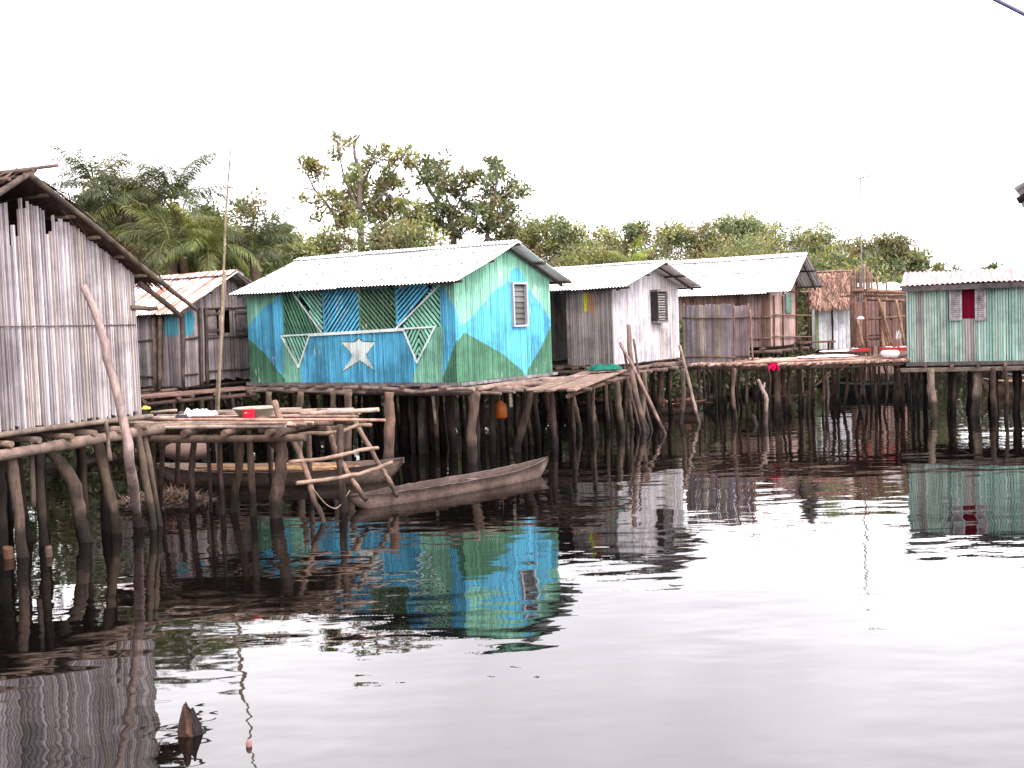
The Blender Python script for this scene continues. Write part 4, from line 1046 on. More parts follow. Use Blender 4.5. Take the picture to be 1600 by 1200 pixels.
# stubs near the left edge, foreground stump and float
def stub(label, px, py, r, h, col):
    q = ground(px, py); m = MB(col, True); m.path([q-Z*.5, q-Z*.05, q+Z*h], r, r*.95, 9); m.build('post_stub', M_STILT if False else M_WOOD, None, label, 'post', 'cut posts under the near house')
stub('cut post stub with a pale sawn top at the far left edge', 14, 872, .055, .13, L(120, 84, 66))
stub('smaller cut post stub beneath the near house, second from the left edge', 76, 869, .04, .12, L(112, 90, 76))
q = ground(298, 1146)
m = MB(L(70, 48, 38, .8)); n = 26; nr_ = 7; px_ = (-.09, -.07, -.045, -.028, -.012, .0, .022, .04, .06, .09); pz_ = (.05, .13, .18, .225, .165, .15, .158, .115, .085, .01)
def sz(x, y, rho): return max(.004, float(np.interp(x, px_, pz_))*(1-rho**5*.85)*(1-2.2*abs(y))+.012*math.sin(60*x+40*y)+rng.uniform(-.008, .008))
m.v.append(q+Z*sz(0, 0, 0)); rings = []
for i in range(1, nr_+3):
    r_ = []
    for k in range(n):
        an = 2*math.pi*k/n; rho = min(1, i/nr_); rr = rho*(1+.1*math.sin(3*an+1)+.06*math.sin(7*an)) if i <= nr_ else 1.04+.06*math.sin(5*an)
        rr *= 1+rng.uniform(-.07, .07)*(i > 2); x, y = .086*rr*math.cos(an), .062*rr*math.sin(an); z = sz(x, y, rho) if i <= nr_ else (-.02 if i == nr_+1 else -.5)
        r_.append(len(m.v)); m.v.append(q+Vector((x, y, z)))
    rings.append(r_)
def sc3(k): return jit(L(84, 56, 42, .45) if 13 < k < 21 else L(44, 34, 36, .45), .35)
for k in range(n): m.face((0, rings[0][k], rings[0][(k+1) % n]), sc3(k))
for i in range(len(rings)-1):
    for k in range(n): k2 = (k+1) % n; m.face((rings[i][k], rings[i+1][k], rings[i+1][k2], rings[i][k2]), sc3(k))
m.build('tree_stump', M_BARK, None, 'jagged rotten stump poking out of the water in the foreground', 'stump', origin=q)
q = ground(389, 1166)
m = MB(L(128, 92, 90)); m.sphere(q+Z*.008, .02, .02, .038, 12, 8, v1=.85); m.build('float', M_CLOTH, None, 'tiny pink float bobbing on the water right of the stump', 'float')
# something orange hung under the blue house
q = ground(782, 700, 0); Yo = B.P(.6, 1.6, 0).y-.3
jc = thing('jerrycan', 'orange jerrycan hanging under the floor of the blue house', 'jerrycan', atd(782, 655, Yo))
m = MB(L(165, 82, 20), True); c0, c1 = atd(783, 653, Yo), atd(781, 626, Yo)
hgt = (c1-c0).length; m.lathe(c0, [(0, 0), (.11, 0), (.13, .02), (.13, hgt*.55), (.12, hgt*.75), (.06, hgt*.92), (.035, hgt), (0, hgt)], 14); m.build('body', M_PLASTIC, jc)
m = MB(L(160, 140, 120), True); m.tube([c1-Z*.02, c1+Z*.12, atd(779, 605, Yo)], .008, 5); m.build('cord', M_ROPE, jc)
m = MB(L(130, 115, 100), True); pa = atd(488, 762, YL-.4); pb = ground(548, 797)+Z*.28
m.path([pa, pa.lerp(pb, .35)-Z*.22, pa.lerp(pb, .65)-Z*.25, pb], .008, .008, 5); m.build('mooring_rope', M_ROPE, None, 'slack mooring rope from the ladder to the slim dugout', 'rope')

# ---- plank ramp and green cloth between the two houses
a, b = ground(862, 608, 1.30), ground(946, 580, 1.42)
rp = thing('plank_ramp', 'sloping ramp of worn planks between the blue house and the small grey house', 'ramp', (a.x, a.y, 1.2))
m = MB(L(150, 122, 110)); sd = (b-a).cross(Z).normalized()
for i in range(5): m.plank(a+sd*(-.42+i*.2)-Z*.02+(b-a)*rng.uniform(-.06, .05), b+sd*(-.42+i*.2)+(b-a)*rng.uniform(-.06, .06), .17, .03, col=jit(L(150, 124, 112), .2), j=.008)
m.build('planks', M_PALE, rp)
m = MB(L(125, 100, 88), True)
for t in (.15, .6, .95): c = a.lerp(b, t)-Z*.07; m.stick(c-sd*.6, c+sd*.6, .04, None, .02, 4, 7)
m.stick(a-Z*.14+sd*.3, b-Z*.14+sd*.5, .045, None, .02, 5, 7); m.build('bearers', M_WOOD, rp)
for (t, b_, r) in (((862, 614), (866, 700), .06), ((893, 606), (897, 690), .05), ((925, 598), (928, 684), .05)): stilt_px(rp, t, b_, r, r*.85)
crumple('cloth', 'green tarp piece crumpled at the top of the plank ramp', 'cloth', ground(945, 579, 1.46), .42, .22, .16, L(22, 84, 72), .3)

# ---- far deck with its thicket of stakes
zd = 1.32
fdp = [ground(1076, 570, zd), ground(1150, 570, zd), ground(1232, 569, zd), ground(1330, 567, zd), ground(1425, 562, zd)]
fd = thing('pole_deck', 'long deck of short sticks on a thicket of thin stakes before the brown house', 'deck', (fdp[0].x, fdp[0].y, 0))
m = MB(smooth=True); mj = MB(L(125, 100, 88), True)
bk = W33
for i in range(4):
    p, q = fdp[i], fdp[i+1]; ln = (q-p).length; k = int(ln/.085)
    for j in range(k):
        a = p.lerp(q, (j+.5)/k)+Vector((0, 0, rng.uniform(-.012, .012))); L_ = rng.uniform(2.6, 3.2) if i < 3 else rng.uniform(3.5, 4.5)
        m.stick(a-bk*rng.uniform(0, .22), a+bk*L_, rng.uniform(.028, .042), None, .01, 3, 6, jit(rng.choice([L(200, 165, 150), L(175, 140, 125), L(215, 190, 178), L(150, 120, 108)]), .15))
    for w in (.08, 1.3, 2.5): mj.stick(p+bk*w-Z*.08-(q-p)*.04, q+bk*w-Z*.08+(q-p)*.04, .045, .045, .01, 5, 7)
m.build('deck_sticks', M_PALE, fd); mj.build('joists', M_WOOD, fd)
n = 0
for (x, yb, r) in ((1106, 640, .06), (1148, 655, .05), (1166, 650, .04), (1183, 640, .03), (1213, 650, .085), (1234, 645, .045), (1246, 640, .05), (1260, 645, .035), (1271, 640, .05), (1283, 646, .04), (1297, 638, .05), (1309, 640, .03), (1321, 642, .045), (1340, 640, .045), (1352, 642, .035), (1366, 640, .04), (1381, 643, .03), (1397, 640, .045), (1412, 640, .04), (1290, 652, .03), (1228, 640, .04), (1128, 640, .035), (1090, 642, .04), (1157, 638, .04), (1253, 634, .04), (1345, 634, .04), (1372, 633, .04), (1405, 633, .04), (1315, 634, .04), (1199, 634, .04)):
    b_ = ground(x+rng.uniform(-4, 4), yb+2); t = atd(x, 575, b_.y); t.z = zd-.06
    pts = [b_-Z*.6, b_, b_.lerp(t, .5)+Vector((rng.uniform(-.08, .08), rng.uniform(-.05, .05), 0)), t]
    if x == 1106: pts = [b_-Z*.6, b_, atd(1118, 620, b_.y), atd(1114, 592, b_.y), atd(1104, 575, b_.y)]
    stilt(fd, pts, r*1.05, r*.85, jit(L(172, 142, 126), .3))  # front stakes coloured as if lit, the back row below as if shaded
for i in range(26):
    x = rng.uniform(1090, 1425); Y = rng.uniform(30.5, 33); q = atd(x, 560, Y); stilt(fd, [Vector((q.x+rng.uniform(-.15, .15), Y, -.6)), Vector((q.x, Y, zd-.06))], .04, .03, jit(L(100, 78, 70), .3))
br = MB(L(120, 96, 86), True)
for (x0, y0, x1, y1, Y) in ((1200, 620, 1275, 618, 29.5), (1240, 625, 1330, 570, 29.8), (1245, 630, 1305, 575, 30), (1218, 618, 1232, 630, 29.3)): br.stick(atd(x0, y0, Y), atd(x1, y1, Y), .03, .025, .015, 4, 6)
br.build('cross_braces', M_WOOD, fd)
fpole = [ground(1160, 567, zd+.1), ground(1250, 563, zd+.1), ground(1335, 560, zd+.1)]
pole_thing('long pole lying along the front of the far deck', fpole, .035, .03, L(195, 150, 132))
# cane screen
sc_ = thing('cane_screen', 'two panel cane screen tied with rails, standing at the left end of the far deck', 'screen', ground(1118, 567, zd))
gS = grey_cane([L(165, 150, 150, KA), L(150, 140, 150, KA), L(175, 162, 150, KA), L(140, 128, 132, KA), L(160, 152, 130, KA)], .14)
for (xa, xb, yt, base, cols) in ((1068, 1146, 477, 566, gS), (1147, 1171, 477, 563, grey_cane([L(185, 165, 165, KA), L(172, 152, 155, KA)], .12))):
    a, b = ground(xb, base, zd+.03), ground(xa, base, zd+.03); a.z = b.z = 0
    U_ = (b-a).normalized(); N_ = Vector((-U_.y, U_.x, 0)); N_ = N_ if N_.y < 0 else -N_; ht = on(xa, yt, a, N_).z
    slat_wall('panel', M_CANE, sc_, a, U_, N_, (b-a).length, zd-.02, lambda u, ht=ht: ht, .06, .01, cols, ragtop=.03)
    r = MB(L(150, 122, 110), True)
    for y in (497, 558): r.stick(on(xa-2, y, a+N_*.05, N_), on(xb+2, y-(2 if xa > 1100 else 0), a+N_*.05, N_), .025, .022, .012, 6, 6)
    r.build('rail', M_WOOD, sc_)
    for x in ((xb-2,) if xa > 1100 else (xa, xb)):
        r = MB(L(145, 118, 105), True); r.stick(on(x, 567, a-N_*.02, N_), on(x, 474, a-N_*.02, N_), .03, .025, .01, 5, 6); r.build('post', M_WOOD, sc_)
a = ground(1176, 565, zd); pole_thing('thin upright stake beside the right end of the cane screen', [a, atd(1174, 525, a.y), atd(1172, 484, a.y)], .028, .022, L(160, 130, 115), 'upright_pole')
# cloths and vessels on the far deck
q = ground(1206, 568, zd+.05)
m = MB(L(190, 18, 72), True); n = 12
N_ = Vector((.3, -.95, 0)); S_ = Vector((.95, .3, 0))
for s in (0, 1):
    b0 = len(m.v)
    for i in range(n+1):
        for k in range(9):
            x = (i/n-.5)*.27*(1+.25*math.sin(k*.9)); t = k/8; z = .08*math.sin(min(1, t*3)*1.57)-max(0, t-.25)*.27*(1+.25*math.sin(i*1.3)); d_ = -.2+.24*min(1, t*3)+.05*math.sin(i*1.7+k)
            m.v.append(q+S_*x+N_*(d_+s*.025)+Z*z)
    for i in range(n):
        for k in range(8): v_ = b0+i*9+k; m.face((v_, v_+9, v_+10, v_+1), None, True)
m.build('cloth', M_CLOTH, None, 'crimson cloth draped over the front edge of the far deck', 'cloth')
crumple('cloth', 'flat white and pink washing laid out on the far deck behind the crimson cloth', 'cloth', ground(1290, 558, zd+.05), .9, .3, .07, L(225, 200, 205))
q = ground(1391, 559, zd+.06)
m = MB(L(215, 208, 212), True); m.lathe(q, [(0, 0), (.13, 0), (.19, .04), (.22, .11), (.21, .15), (.16, .18), (.15, .175), (.17, .13), (.07, .05), (0, .04)], 26); m.build('wash_basin', M_PLASTIC, None, 'round white enamel bowl at the front of the far deck beside the green house', 'basin')
def tray(label, px, py, w, col, n):
    q = ground(px, py, zd+.07); t = thing('fish_tray', label, 'tray', q, 'red trays at the back of the far deck')
    m = MB(col); h = .07
    m.box(q+Vector((-w, -.25, 0)), (2*w, 0, 0), (0, .5, 0), (0, 0, .015))
    for (o, x, y) in (((-w, -.25, .015), (2*w, 0, 0), (0, .02, 0)), ((-w, .23, .015), (2*w, 0, 0), (0, .02, 0)), ((-w, -.23, .015), (.02, 0, 0), (0, .46, 0)), ((w-.02, -.23, .015), (.02, 0, 0), (0, .46, 0))): m.box(q+Vector(o), x, y, (0, 0, h))
    m.build('tray', M_PLASTIC, t)
    f_ = MB(L(225, 215, 210), True)
    for i in range(n): a = rng.uniform(0, 3.1); p = q+Vector((rng.uniform(-w*.8, w*.8), rng.uniform(-.18, .18), .09+rng.uniform(0, .06))); f_.sphere(p-Z*.05, .05, .022, .016, 7, 5)
    f_.build('contents', M_PLASTIC, t, kind='stuff')
tray('small red tray between the frame posts at the back of the far deck', 1343, 549, .22, L(170, 50, 50), 8)
tray('long red tray of white contents against the green house wall', 1402, 547, .42, L(170, 42, 48), 14)
q = ground(1405, 545, zd+.2); crumple('cloth', 'white bundle hanging low in the unfinished frame near the green house', 'bundle', atd(1405, 531, q.y), .08, .08, .26, L(205, 200, 195))
crumple('cloth', 'grey white washing spread on planks before the white hut', 'cloth', ground(1315, 549, zd+.06), .7, .25, .06, L(220, 216, 220))
# wooden bench
q = ground(1275, 552, zd); tb = thing('bench', 'low plank bench beside the thatched hut on the far deck', 'bench', q)
m = MB(L(120, 92, 80)); m.plank(q+Vector((-.55, 0, .33)), q+Vector((.55, .15, .33)), .4, .05, j=.01); m.build('seat', M_WOOD, tb)
for dx, dy in ((-.45, -.12), (.45, -.02), (-.45, .16), (.45, .28)): m = MB(L(110, 84, 74), True); m.stick(q+Vector((dx, dy, 0)), q+Vector((dx, dy, .31)), .03, None, .01, 3, 6); m.build('leg', M_WOOD, tb)

# ---- unfinished timber frame
Yf = 34.0
ff = thing('timber_frame', 'unfinished reddish timber house frame with leaning struts beside the green house', 'frame', atd(1375, 548, Yf))
fo = lambda x, y, dy=0: atd(x, y, Yf+dy)
for (x0, y0, x1, y1, dy, r) in ((1334, 462, 1339, 560, 0, .055), (1351, 460, 1355, 552, 0, .05), (1375, 462, 1377, 548, .3, .045), (1416, 458, 1417, 548, .2, .05), (1390, 466, 1392, 500, .5, .035)):
    m = MB(L(140, 104, 88), True); m.stick(fo(x1, y1, dy), fo(x0, y0, dy), r, r*.9, .008, 5, 6); m.build('post', M_WOOD, ff)
for (x0, y0, x1, y1, dy, r) in ((1330, 454, 1418, 457, -.1, .06), (1350, 462, 1416, 461, .1, .045), (1352, 468, 1414, 470, .5, .05), (1353, 499, 1417, 494, .2, .04), (1312, 463, 1338, 461, 0, .035), (1350, 524, 1378, 523, .4, .04), (1350, 530, 1377, 529, .4, .04)):
    m = MB(L(150, 114, 96), True); m.stick(fo(x0, y0, dy), fo(x1, y1, dy), r, r, .005, 5, 6); m.build('beam', M_WOOD, ff)
for (x0, y0, x1, y1) in ((1340, 500, 1349, 545), (1372, 465, 1395, 543), (1375, 480, 1392, 545), (1400, 468, 1413, 540), (1378, 500, 1388, 548)):
    m = MB(L(162, 126, 102), True); m.stick(fo(x1, y1, -.3), fo(x0, y0, -.1), .045, .04, .006, 5, 6); m.build('strut', M_WOOD, ff)
a, b = fo(1418, 548, 1.2), fo(1340, 548, 1.2); a.z = b.z = 0; U_ = (b-a).normalized()
slat_wall('wall', M_CANE, ff, a, U_, Vector((0, -1, 0)), (b-a).length, 1.4, lambda u: fo(1380, 470, 1.2).z, .16, .008, grey_cane([L(140, 108, 98, KA), L(125, 95, 90, KA), L(155, 122, 108, KA), L(112, 84, 80, KA)], .15), seg=1)
m = MB(L(150, 110, 90), True)
for i in range(14): x = rng.uniform(1330, 1365); m.stick(fo(x, rng.uniform(450, 458)), fo(x+rng.uniform(8, 22), rng.uniform(450, 457), rng.uniform(-.3, .3)), .025, None, .02, 3, 5, jit(L(150, 112, 94), .25))
m.build('offcuts', M_WOOD, ff)
crumple('cloth', 'white rag hung over a rail of the timber frame', 'cloth', fo(1345, 499, -.08), .12, .06, .1, L(225, 220, 220))
# white sheet roof glimpsed behind the frame
sr = thing('shed', 'low shed with a white sheet roof just showing behind the timber frame', 'shed', atd(1395, 520, 39))
m = MB((1, 1, 1), True); a, b = atd(1358, 455, 38.6), atd(1430, 452, 38.6); corr(m, a, b, a+Vector((0, 2, .32)), b+Vector((0, 2, .32)), .09, .012, 4); m.build('roof', M_ZINC, sr)
slat_wall('wall', M_CANE, sr, Vector((b.x-.2, b.y+.3, 0)), Vector((-1, 0, 0)), Vector((0, -1, 0)), b.x-a.x-.4, .3, lambda u: a.z-.05, .16, .008, grey_cane([L(140, 110, 100, KA), L(120, 95, 90, KA)]), seg=1)
slat_wall('wall', M_CANE, sr, Vector((b.x-.2, b.y+1.8, 0)), Vector((-1, 0, 0)), Vector((0, -1, 0)), b.x-a.x-.4, .3, lambda u: a.z+.15, .16, .008, grey_cane([L(140, 110, 100, KA), L(120, 95, 90, KA)]), seg=1)
# upright poles behind, and the aerial mast
Yp = 36.8
for i, (x, yt) in enumerate(((1330, 424), (1334, 430), (1339, 422), (1343, 414), (1347, 408), (1350, 412), (1354, 416), (1358, 425), (1363, 422), (1372, 432), (1385, 436), (1336, 420))):
    p = atd(x, 470, Yp+rng.uniform(-.3, .3)); t = atd(x+rng.uniform(-2, 2), yt, p.y)
    pole_thing('tall bare pole standing in the clump of poles behind the timber frame', [Vector((p.x, p.y, .2)), p, t], .05, .03, jit(L(150, 122, 110), .15), 'upright_pole', 'pole', 'upright poles behind the timber frame', sides=6)
am = thing('aerial_mast', 'thin television aerial mast rising above the clump of poles', 'aerial', atd(1347, 520, Yp-.5))
m = MB(L(96, 92, 92), True); m.tube([Vector((atd(1347, 520, Yp-.5).x, Yp-.5, .2)), atd(1346, 410, Yp-.5), atd(1344.5, 278, Yp-.5)], [.026, .024, .02], 6); m.build('mast', M_PLASTIC, am)
m = MB(L(90, 88, 92)); a, b = atd(1337, 280, Yp-.9), atd(1366, 273, Yp+.1); m.tube([a, b], .011, 5)
for i in range(6):
    c = a.lerp(b, i/5); s_ = Vector((.3-.025*i, -.3+.02*i, 0)); m.tube([c-s_*.7, c+s_*.7], .006, 4)
m.build('aerial', M_PLASTIC, am)
# cable across the top right corner
r1, r2 = ray(1555, -1), ray(1600, 22); nn = r1.cross(r2)
def onplane(x, y): return Vector((x, y, CAMH-(nn.x*x+nn.y*y)/nn.z))
w_ = -.45
while w_ < WH/2 and nn.dot(H.P(-.4, w_, H.rz_at(w_))-CAM)*nn.dot(H.P(-.4, -.45, H.ez)-CAM) > 0: w_ += .02
pa = H.P(-.4, w_, H.rz_at(w_)); print('cable meets the verge at', w_, pa)
pts = [pa, CAM+ray(1600, 22)*7.6, CAM+ray(1555, -1)*7.3, CAM+ray(1300, -131)*6.2, onplane(-2.5, .8)]
m = MB(L(100, 100, 130), True); m.tube(pts, .014, 6); m.build('cable', M_ROPE, None, 'dark overhead cable crossing the top right corner of the sky', 'cable')

# ================================================================== WATER, BANK
def bank_y(x): 
    return float(np.interp(x, (-60, -10, -8.5, -4.5, 3, 6, 12, 60), (17, 17.5, 22, 26.8, 31.2, 33.5, 40, 42)))
xs = np.concatenate([[-400, -200, -100, -60], np.arange(-40, 41, 2.0), [60, 100, 200, 400]]); ys = np.concatenate([[-60, -20, 0, 15], np.arange(20, 60, 1.0), [65, 75, 90, 120, 180, 300, 600]])
m = MB(L(58, 50, 42, .8), True)
for y in ys:
    for x in xs:
        d_ = y-bank_y(x); zz = -1.2+1.6*min(1, max(0, (d_+2)/4))+.08*math.sin(x*1.3)*math.sin(y*1.7); m.v.append(Vector((x, y, zz)))
nx = len(xs)
for j in range(len(ys)-1):
    for i in range(nx-1): a = j*nx+i; m.face((a, a+1, a+nx+1, a+nx), None, True)
m.build('ground', M_BARK, None, kind='structure', origin=(0, 0, 0))
mw, nt, b_ = new_mat('lagoon_water')
b_.inputs['Base Color'].default_value = (.0016, .0013, .0012, 1); b_.inputs['Roughness'].default_value = .02; b_.inputs['IOR'].default_value = 1.74
def wave(scale, stretch, rot, detail=2):
    tc = nd(nt, 'ShaderNodeTexCoord'); mp = nd(nt, 'ShaderNodeMapping'); mp.inputs['Scale'].default_value = stretch; mp.inputs['Rotation'].default_value = (0, 0, math.radians(rot))
    nt.links.new(tc.outputs['Object'], mp.inputs[0]); n = nd(nt, 'ShaderNodeTexNoise'); n.inputs['Scale'].default_value = scale; n.inputs['Detail'].default_value = detail; n.inputs['Roughness'].default_value = .45
    nt.links.new(mp.outputs[0], n.inputs[0]); return n.outputs[0]
def scl(o, k): q = nd(nt, 'ShaderNodeMath', operation='MULTIPLY'); nt.links.new(o, q.inputs[0]); q.inputs[1].default_value = k; return q.outputs[0]
def add(a, b): q = nd(nt, 'ShaderNodeMath', operation='ADD'); nt.links.new(a, q.inputs[0]); nt.links.new(b, q.inputs[1]); return q.outputs[0]
hh = add(add(scl(wave(.9, (.55, 1, 1), 8, 2), .016), scl(wave(3.2, (.5, 1, 1), -6, 1), .0045)), scl(wave(9, (.6, 1, 1), 12, 1), .0007))
bp = nd(nt, 'ShaderNodeBump'); bp.inputs['Strength'].default_value = 1; bp.inputs['Distance'].default_value = 1; nt.links.new(hh, bp.inputs['Height']); nt.links.new(bp.outputs[0], b_.inputs['Normal'])
m = MB(); m.quad((-300, -60, 0), (300, -60, 0), (300, 70, 0), (-300, 70, 0)); m.build('water', mw, None, kind='structure', origin=(0, 0, 0))

# ================================================================== TREES
def leaf_cloud(C, Rr, n, size, cols, aspect=.45, up=.3, flat=.8):
    """C (k,3) clump centres, Rr radii, n leaves per clump -> rhombic leaves spread through the clumps"""
    k = len(C); N = k*n
    c = np.repeat(C, n, 0); r = np.repeat(Rr, n)
    v = nrg.normal(size=(N, 3)); v /= np.linalg.norm(v, axis=1)[:, None]; rad = nrg.random(N)**.45
    p = c+v*(rad*r)[:, None]*np.array([1, 1, flat])
    d = v*.7+nrg.normal(size=(N, 3))*.7+np.array([0, 0, up]); d /= np.linalg.norm(d, axis=1)[:, None]
    s = np.cross(d, nrg.normal(size=(N, 3))); s /= np.linalg.norm(s, axis=1)[:, None]+1e-6
    l = size*nrg.uniform(.6, 1.35, N)[:, None]; w = l*aspect*.5
    V = np.stack([p, p+d*l*.45+s*w, p+d*l, p+d*l*.45-s*w], 1).reshape(-1, 3)
    cc = np.repeat(cols, n, 0)*nrg.uniform(.7, 1.35, (N, 1)); cc *= 1+nrg.normal(0, .06, (N, 3))
    return V, np.clip(cc, .003, 1)
G1, G2, G3, G4, G5 = np.array(L(106, 109, 72, 1.05)), np.array(L(90, 97, 68, 1.0)), np.array(L(122, 120, 78, 1.05)), np.array(L(114, 101, 76, .9)), np.array(L(82, 91, 66, .92))
def clumpcols(k, pal): 
    pal = np.array(pal); i = nrg.integers(0, len(pal), k); return pal[i]*nrg.uniform(.6, 1.4, (k, 1))
def limb(m, a, b, r0, r1, bend=.12, seg=5):
    m.stick(a, b, r0, r1, bend, seg, 6, knots=.06)
BARK = L(112, 98, 86, .8)
def leafy(label, cx, top, halfpx, Y, pal, zb=.3, clumps=90, per=60, leaf=.15, low=.12, group='trees behind the village', dens=1.0, name='tree'):
    p = atd(cx, top, Y); h = p.z; w = halfpx/FPX*Y; base = Vector((p.x+rng.uniform(-.3, .3)*w, Y, zb))
    t = thing(name, label, 'tree', base, group)
    lobes = []
    w *= 1.3; clumps = int(clumps*1.7)
    for i in range(13):
        a = rng.uniform(0, 6.28); r = rng.uniform(.2, .85); zz = rng.uniform(low+.15, .9)**.75
        lobes.append((Vector((p.x+math.cos(a)*r*w, Y+math.sin(a)*r*w*.8, zb+(h-zb)*zz)), w*rng.uniform(.3, .55)))
    lobes.append((Vector((p.x, Y, h-w*.35)), w*.38))
    C, Rr = [], []
    for i in range(clumps):
        c, r = rng.choice(lobes); v = Vector((rng.gauss(0, 1), rng.gauss(0, 1), rng.gauss(0, .8))).normalized()*r*rng.uniform(.55, 1.05)
        q = c+v
        if q.z > h: q.z = h-rng.uniform(0, .5)
        q.z = max(q.z, zb+(h-zb)*low); C.append(q[:]); Rr.append(rng.uniform(.22, .5)*(w/1.6)**.5)
    m = MB(BARK, True); k = rng.randint(2, 4); forks = []
    for i in range(k):
        b0 = base+Vector((rng.uniform(-.2, .2), rng.uniform(-.2, .2), -.2)); e = Vector((p.x+rng.uniform(-.4, .4)*w, Y+rng.uniform(-.3, .3)*w, zb+(h-zb)*rng.uniform(.5, .75))); limb(m, b0, e, .11, .05, .08, 6); forks.append((b0, e))
    for i in range(16):
        b0, e = rng.choice(forks); s = b0.lerp(e, rng.uniform(.4, 1)); q = Vector(rng.choice(C)); limb(m, s, q, .035, .012, .1, 4)
    m.build('trunk', M_BARK, t)
    V, cc = leaf_cloud(np.array(C), np.array(Rr), per, leaf, clumpcols(clumps, pal)); np_mesh('crown', V, 4, cc, M_LEAF, t)
    return t
mg = [G1, G2, G3, G5]; ol = [G1, G3, G4, G2]; dk_ = [G2, G5, G1, G4]
for i, (lab, cx, top, hw, Y, pal, cl) in enumerate((
    ('dark dense tree directly behind the ridge of the near thatched house', 165, 300, 62, 34, dk_, 110),
    ('dark bushy tree between two palms left of the tall bamboo mast', 250, 320, 60, 34.5, dk_, 110),
    ('round dark green crown touching the bamboo mast on its left', 315, 322, 36, 33.5, [G2, G5, G1], 80),
    ('thin wispy topped tree just right of the bamboo mast', 392, 306, 46, 35, ol, 75),
    ('bright green bush right of the mast above the blue house roof end', 452, 362, 46, 36, [G3, G1], 80),
    ('yellow green bush beneath the bare twigs of the sparse tree', 515, 356, 44, 36.5, [G3, G1], 80),
    ('low olive bush in front of the sparse tree, above the middle of the blue roof', 605, 345, 50, 36, ol, 85),
    ('broad olive bush between the two tall sparse trees', 665, 345, 50, 36.5, ol, 85),
    ('rounded green tree right of the blue house gable, tallest of its row', 866, 334, 48, 46, mg, 105),
    ('olive tree second right of the blue house gable', 938, 358, 42, 47, ol, 85),
    ('dark pointed crown above the small grey house ridge', 992, 346, 32, 47, dk_, 75),
    ('broad pale crown above the join of the small grey and the white roofed houses', 1048, 350, 40, 49, ol, 85),
    ('low rounded olive crown over the left end of the large white roof', 1094, 358, 36, 49, ol, 70),
    ('green tree with a tufted top over the middle of the large white roof', 1140, 338, 40, 50, mg, 85),
    ('tall open crowned tree over the right half of the large white roof', 1212, 344, 42, 48, mg, 85),
    ('airy grey green tree behind the thatched hut', 1280, 350, 42, 47, mg, 85),
    ('olive tree behind the aerial mast', 1335, 374, 36, 46, ol, 70),
    ('dark tree with upright tufts just right of the aerial mast', 1388, 370, 38, 45, dk_, 85),
    ('small rounded tree left of the green house roof corner', 1436, 393, 32, 46, mg, 65),
    ('last low bush in the row, over the left end of the green house roof', 1472, 411, 20, 50, dk_, 45),
    ('distant feathery bush above the green house ridge, left of its pair', 1510, 422, 26, 80, [G5, G2], 30),
    ('distant feathery bush above the green house ridge, right of its pair', 1545, 418, 28, 82, [G5, G2], 30),
    ('far tree mostly hidden behind the right part of the green roof', 1610, 428, 40, 80, [G5, G2], 30),
    ('olive tree closing the gap right of the open tall tree, over the gable', 822, 352, 46, 47, ol, 95),
    ('broad dark tree at the left edge of the grove behind the thatched ridge', 120, 318, 66, 35.5, dk_, 110),
    ('dense tall green tree in the middle of the palm grove', 222, 296, 56, 36.5, dk_, 110),
    ('thick leafy tree behind the low arching palm', 290, 350, 66, 35, dk_, 100),
    ('bushy tree filling the gap left of the sparse tree', 480, 372, 70, 38.5, ol, 90),
    ('soft olive tree in the second row, right of the blue gable', 905, 352, 60, 54, ol, 90),
    ('soft olive tree in the second row, behind the small grey house', 1020, 362, 66, 55, ol, 90),
    ('soft olive tree in the second row, left part of the white roof', 1105, 352, 66, 56, mg, 90),
    ('soft olive tree in the second row, middle of the white roof', 1180, 352, 66, 55, ol, 90),
    ('soft olive tree in the second row, behind the steep roof end', 1250, 362, 66, 55, mg, 90),
    ('soft olive tree in the second row, behind the aerial', 1315, 378, 60, 54, ol, 90),
    ('soft olive tree in the second row, right of the aerial', 1400, 392, 60, 54, mg, 90),
    ('dark tree hidden low behind the rusty roofed house', 200, 380, 70, 32, dk_, 80),
    ('deep green tree behind the left end of the blue house roof', 400, 375, 60, 33.5, [G2, G1, G5], 80),
    ('shaded bush behind the apex of the blue house gable', 790, 368, 52, 41, dk_, 80),
    ('tangled low tree behind the small grey house', 905, 385, 60, 42, ol, 80),
    ('low tree behind the ridge of the large white roof', 1160, 380, 80, 44, ol, 95),
    ('shrubby tree behind the clump of upright poles', 1350, 400, 60, 42, mg, 80))):
    far_ = Y > 70
    leafy(lab, cx, top, hw, Y, pal, clumps=cl, per=70, leaf=.145 if not far_ else .3, low=.08)

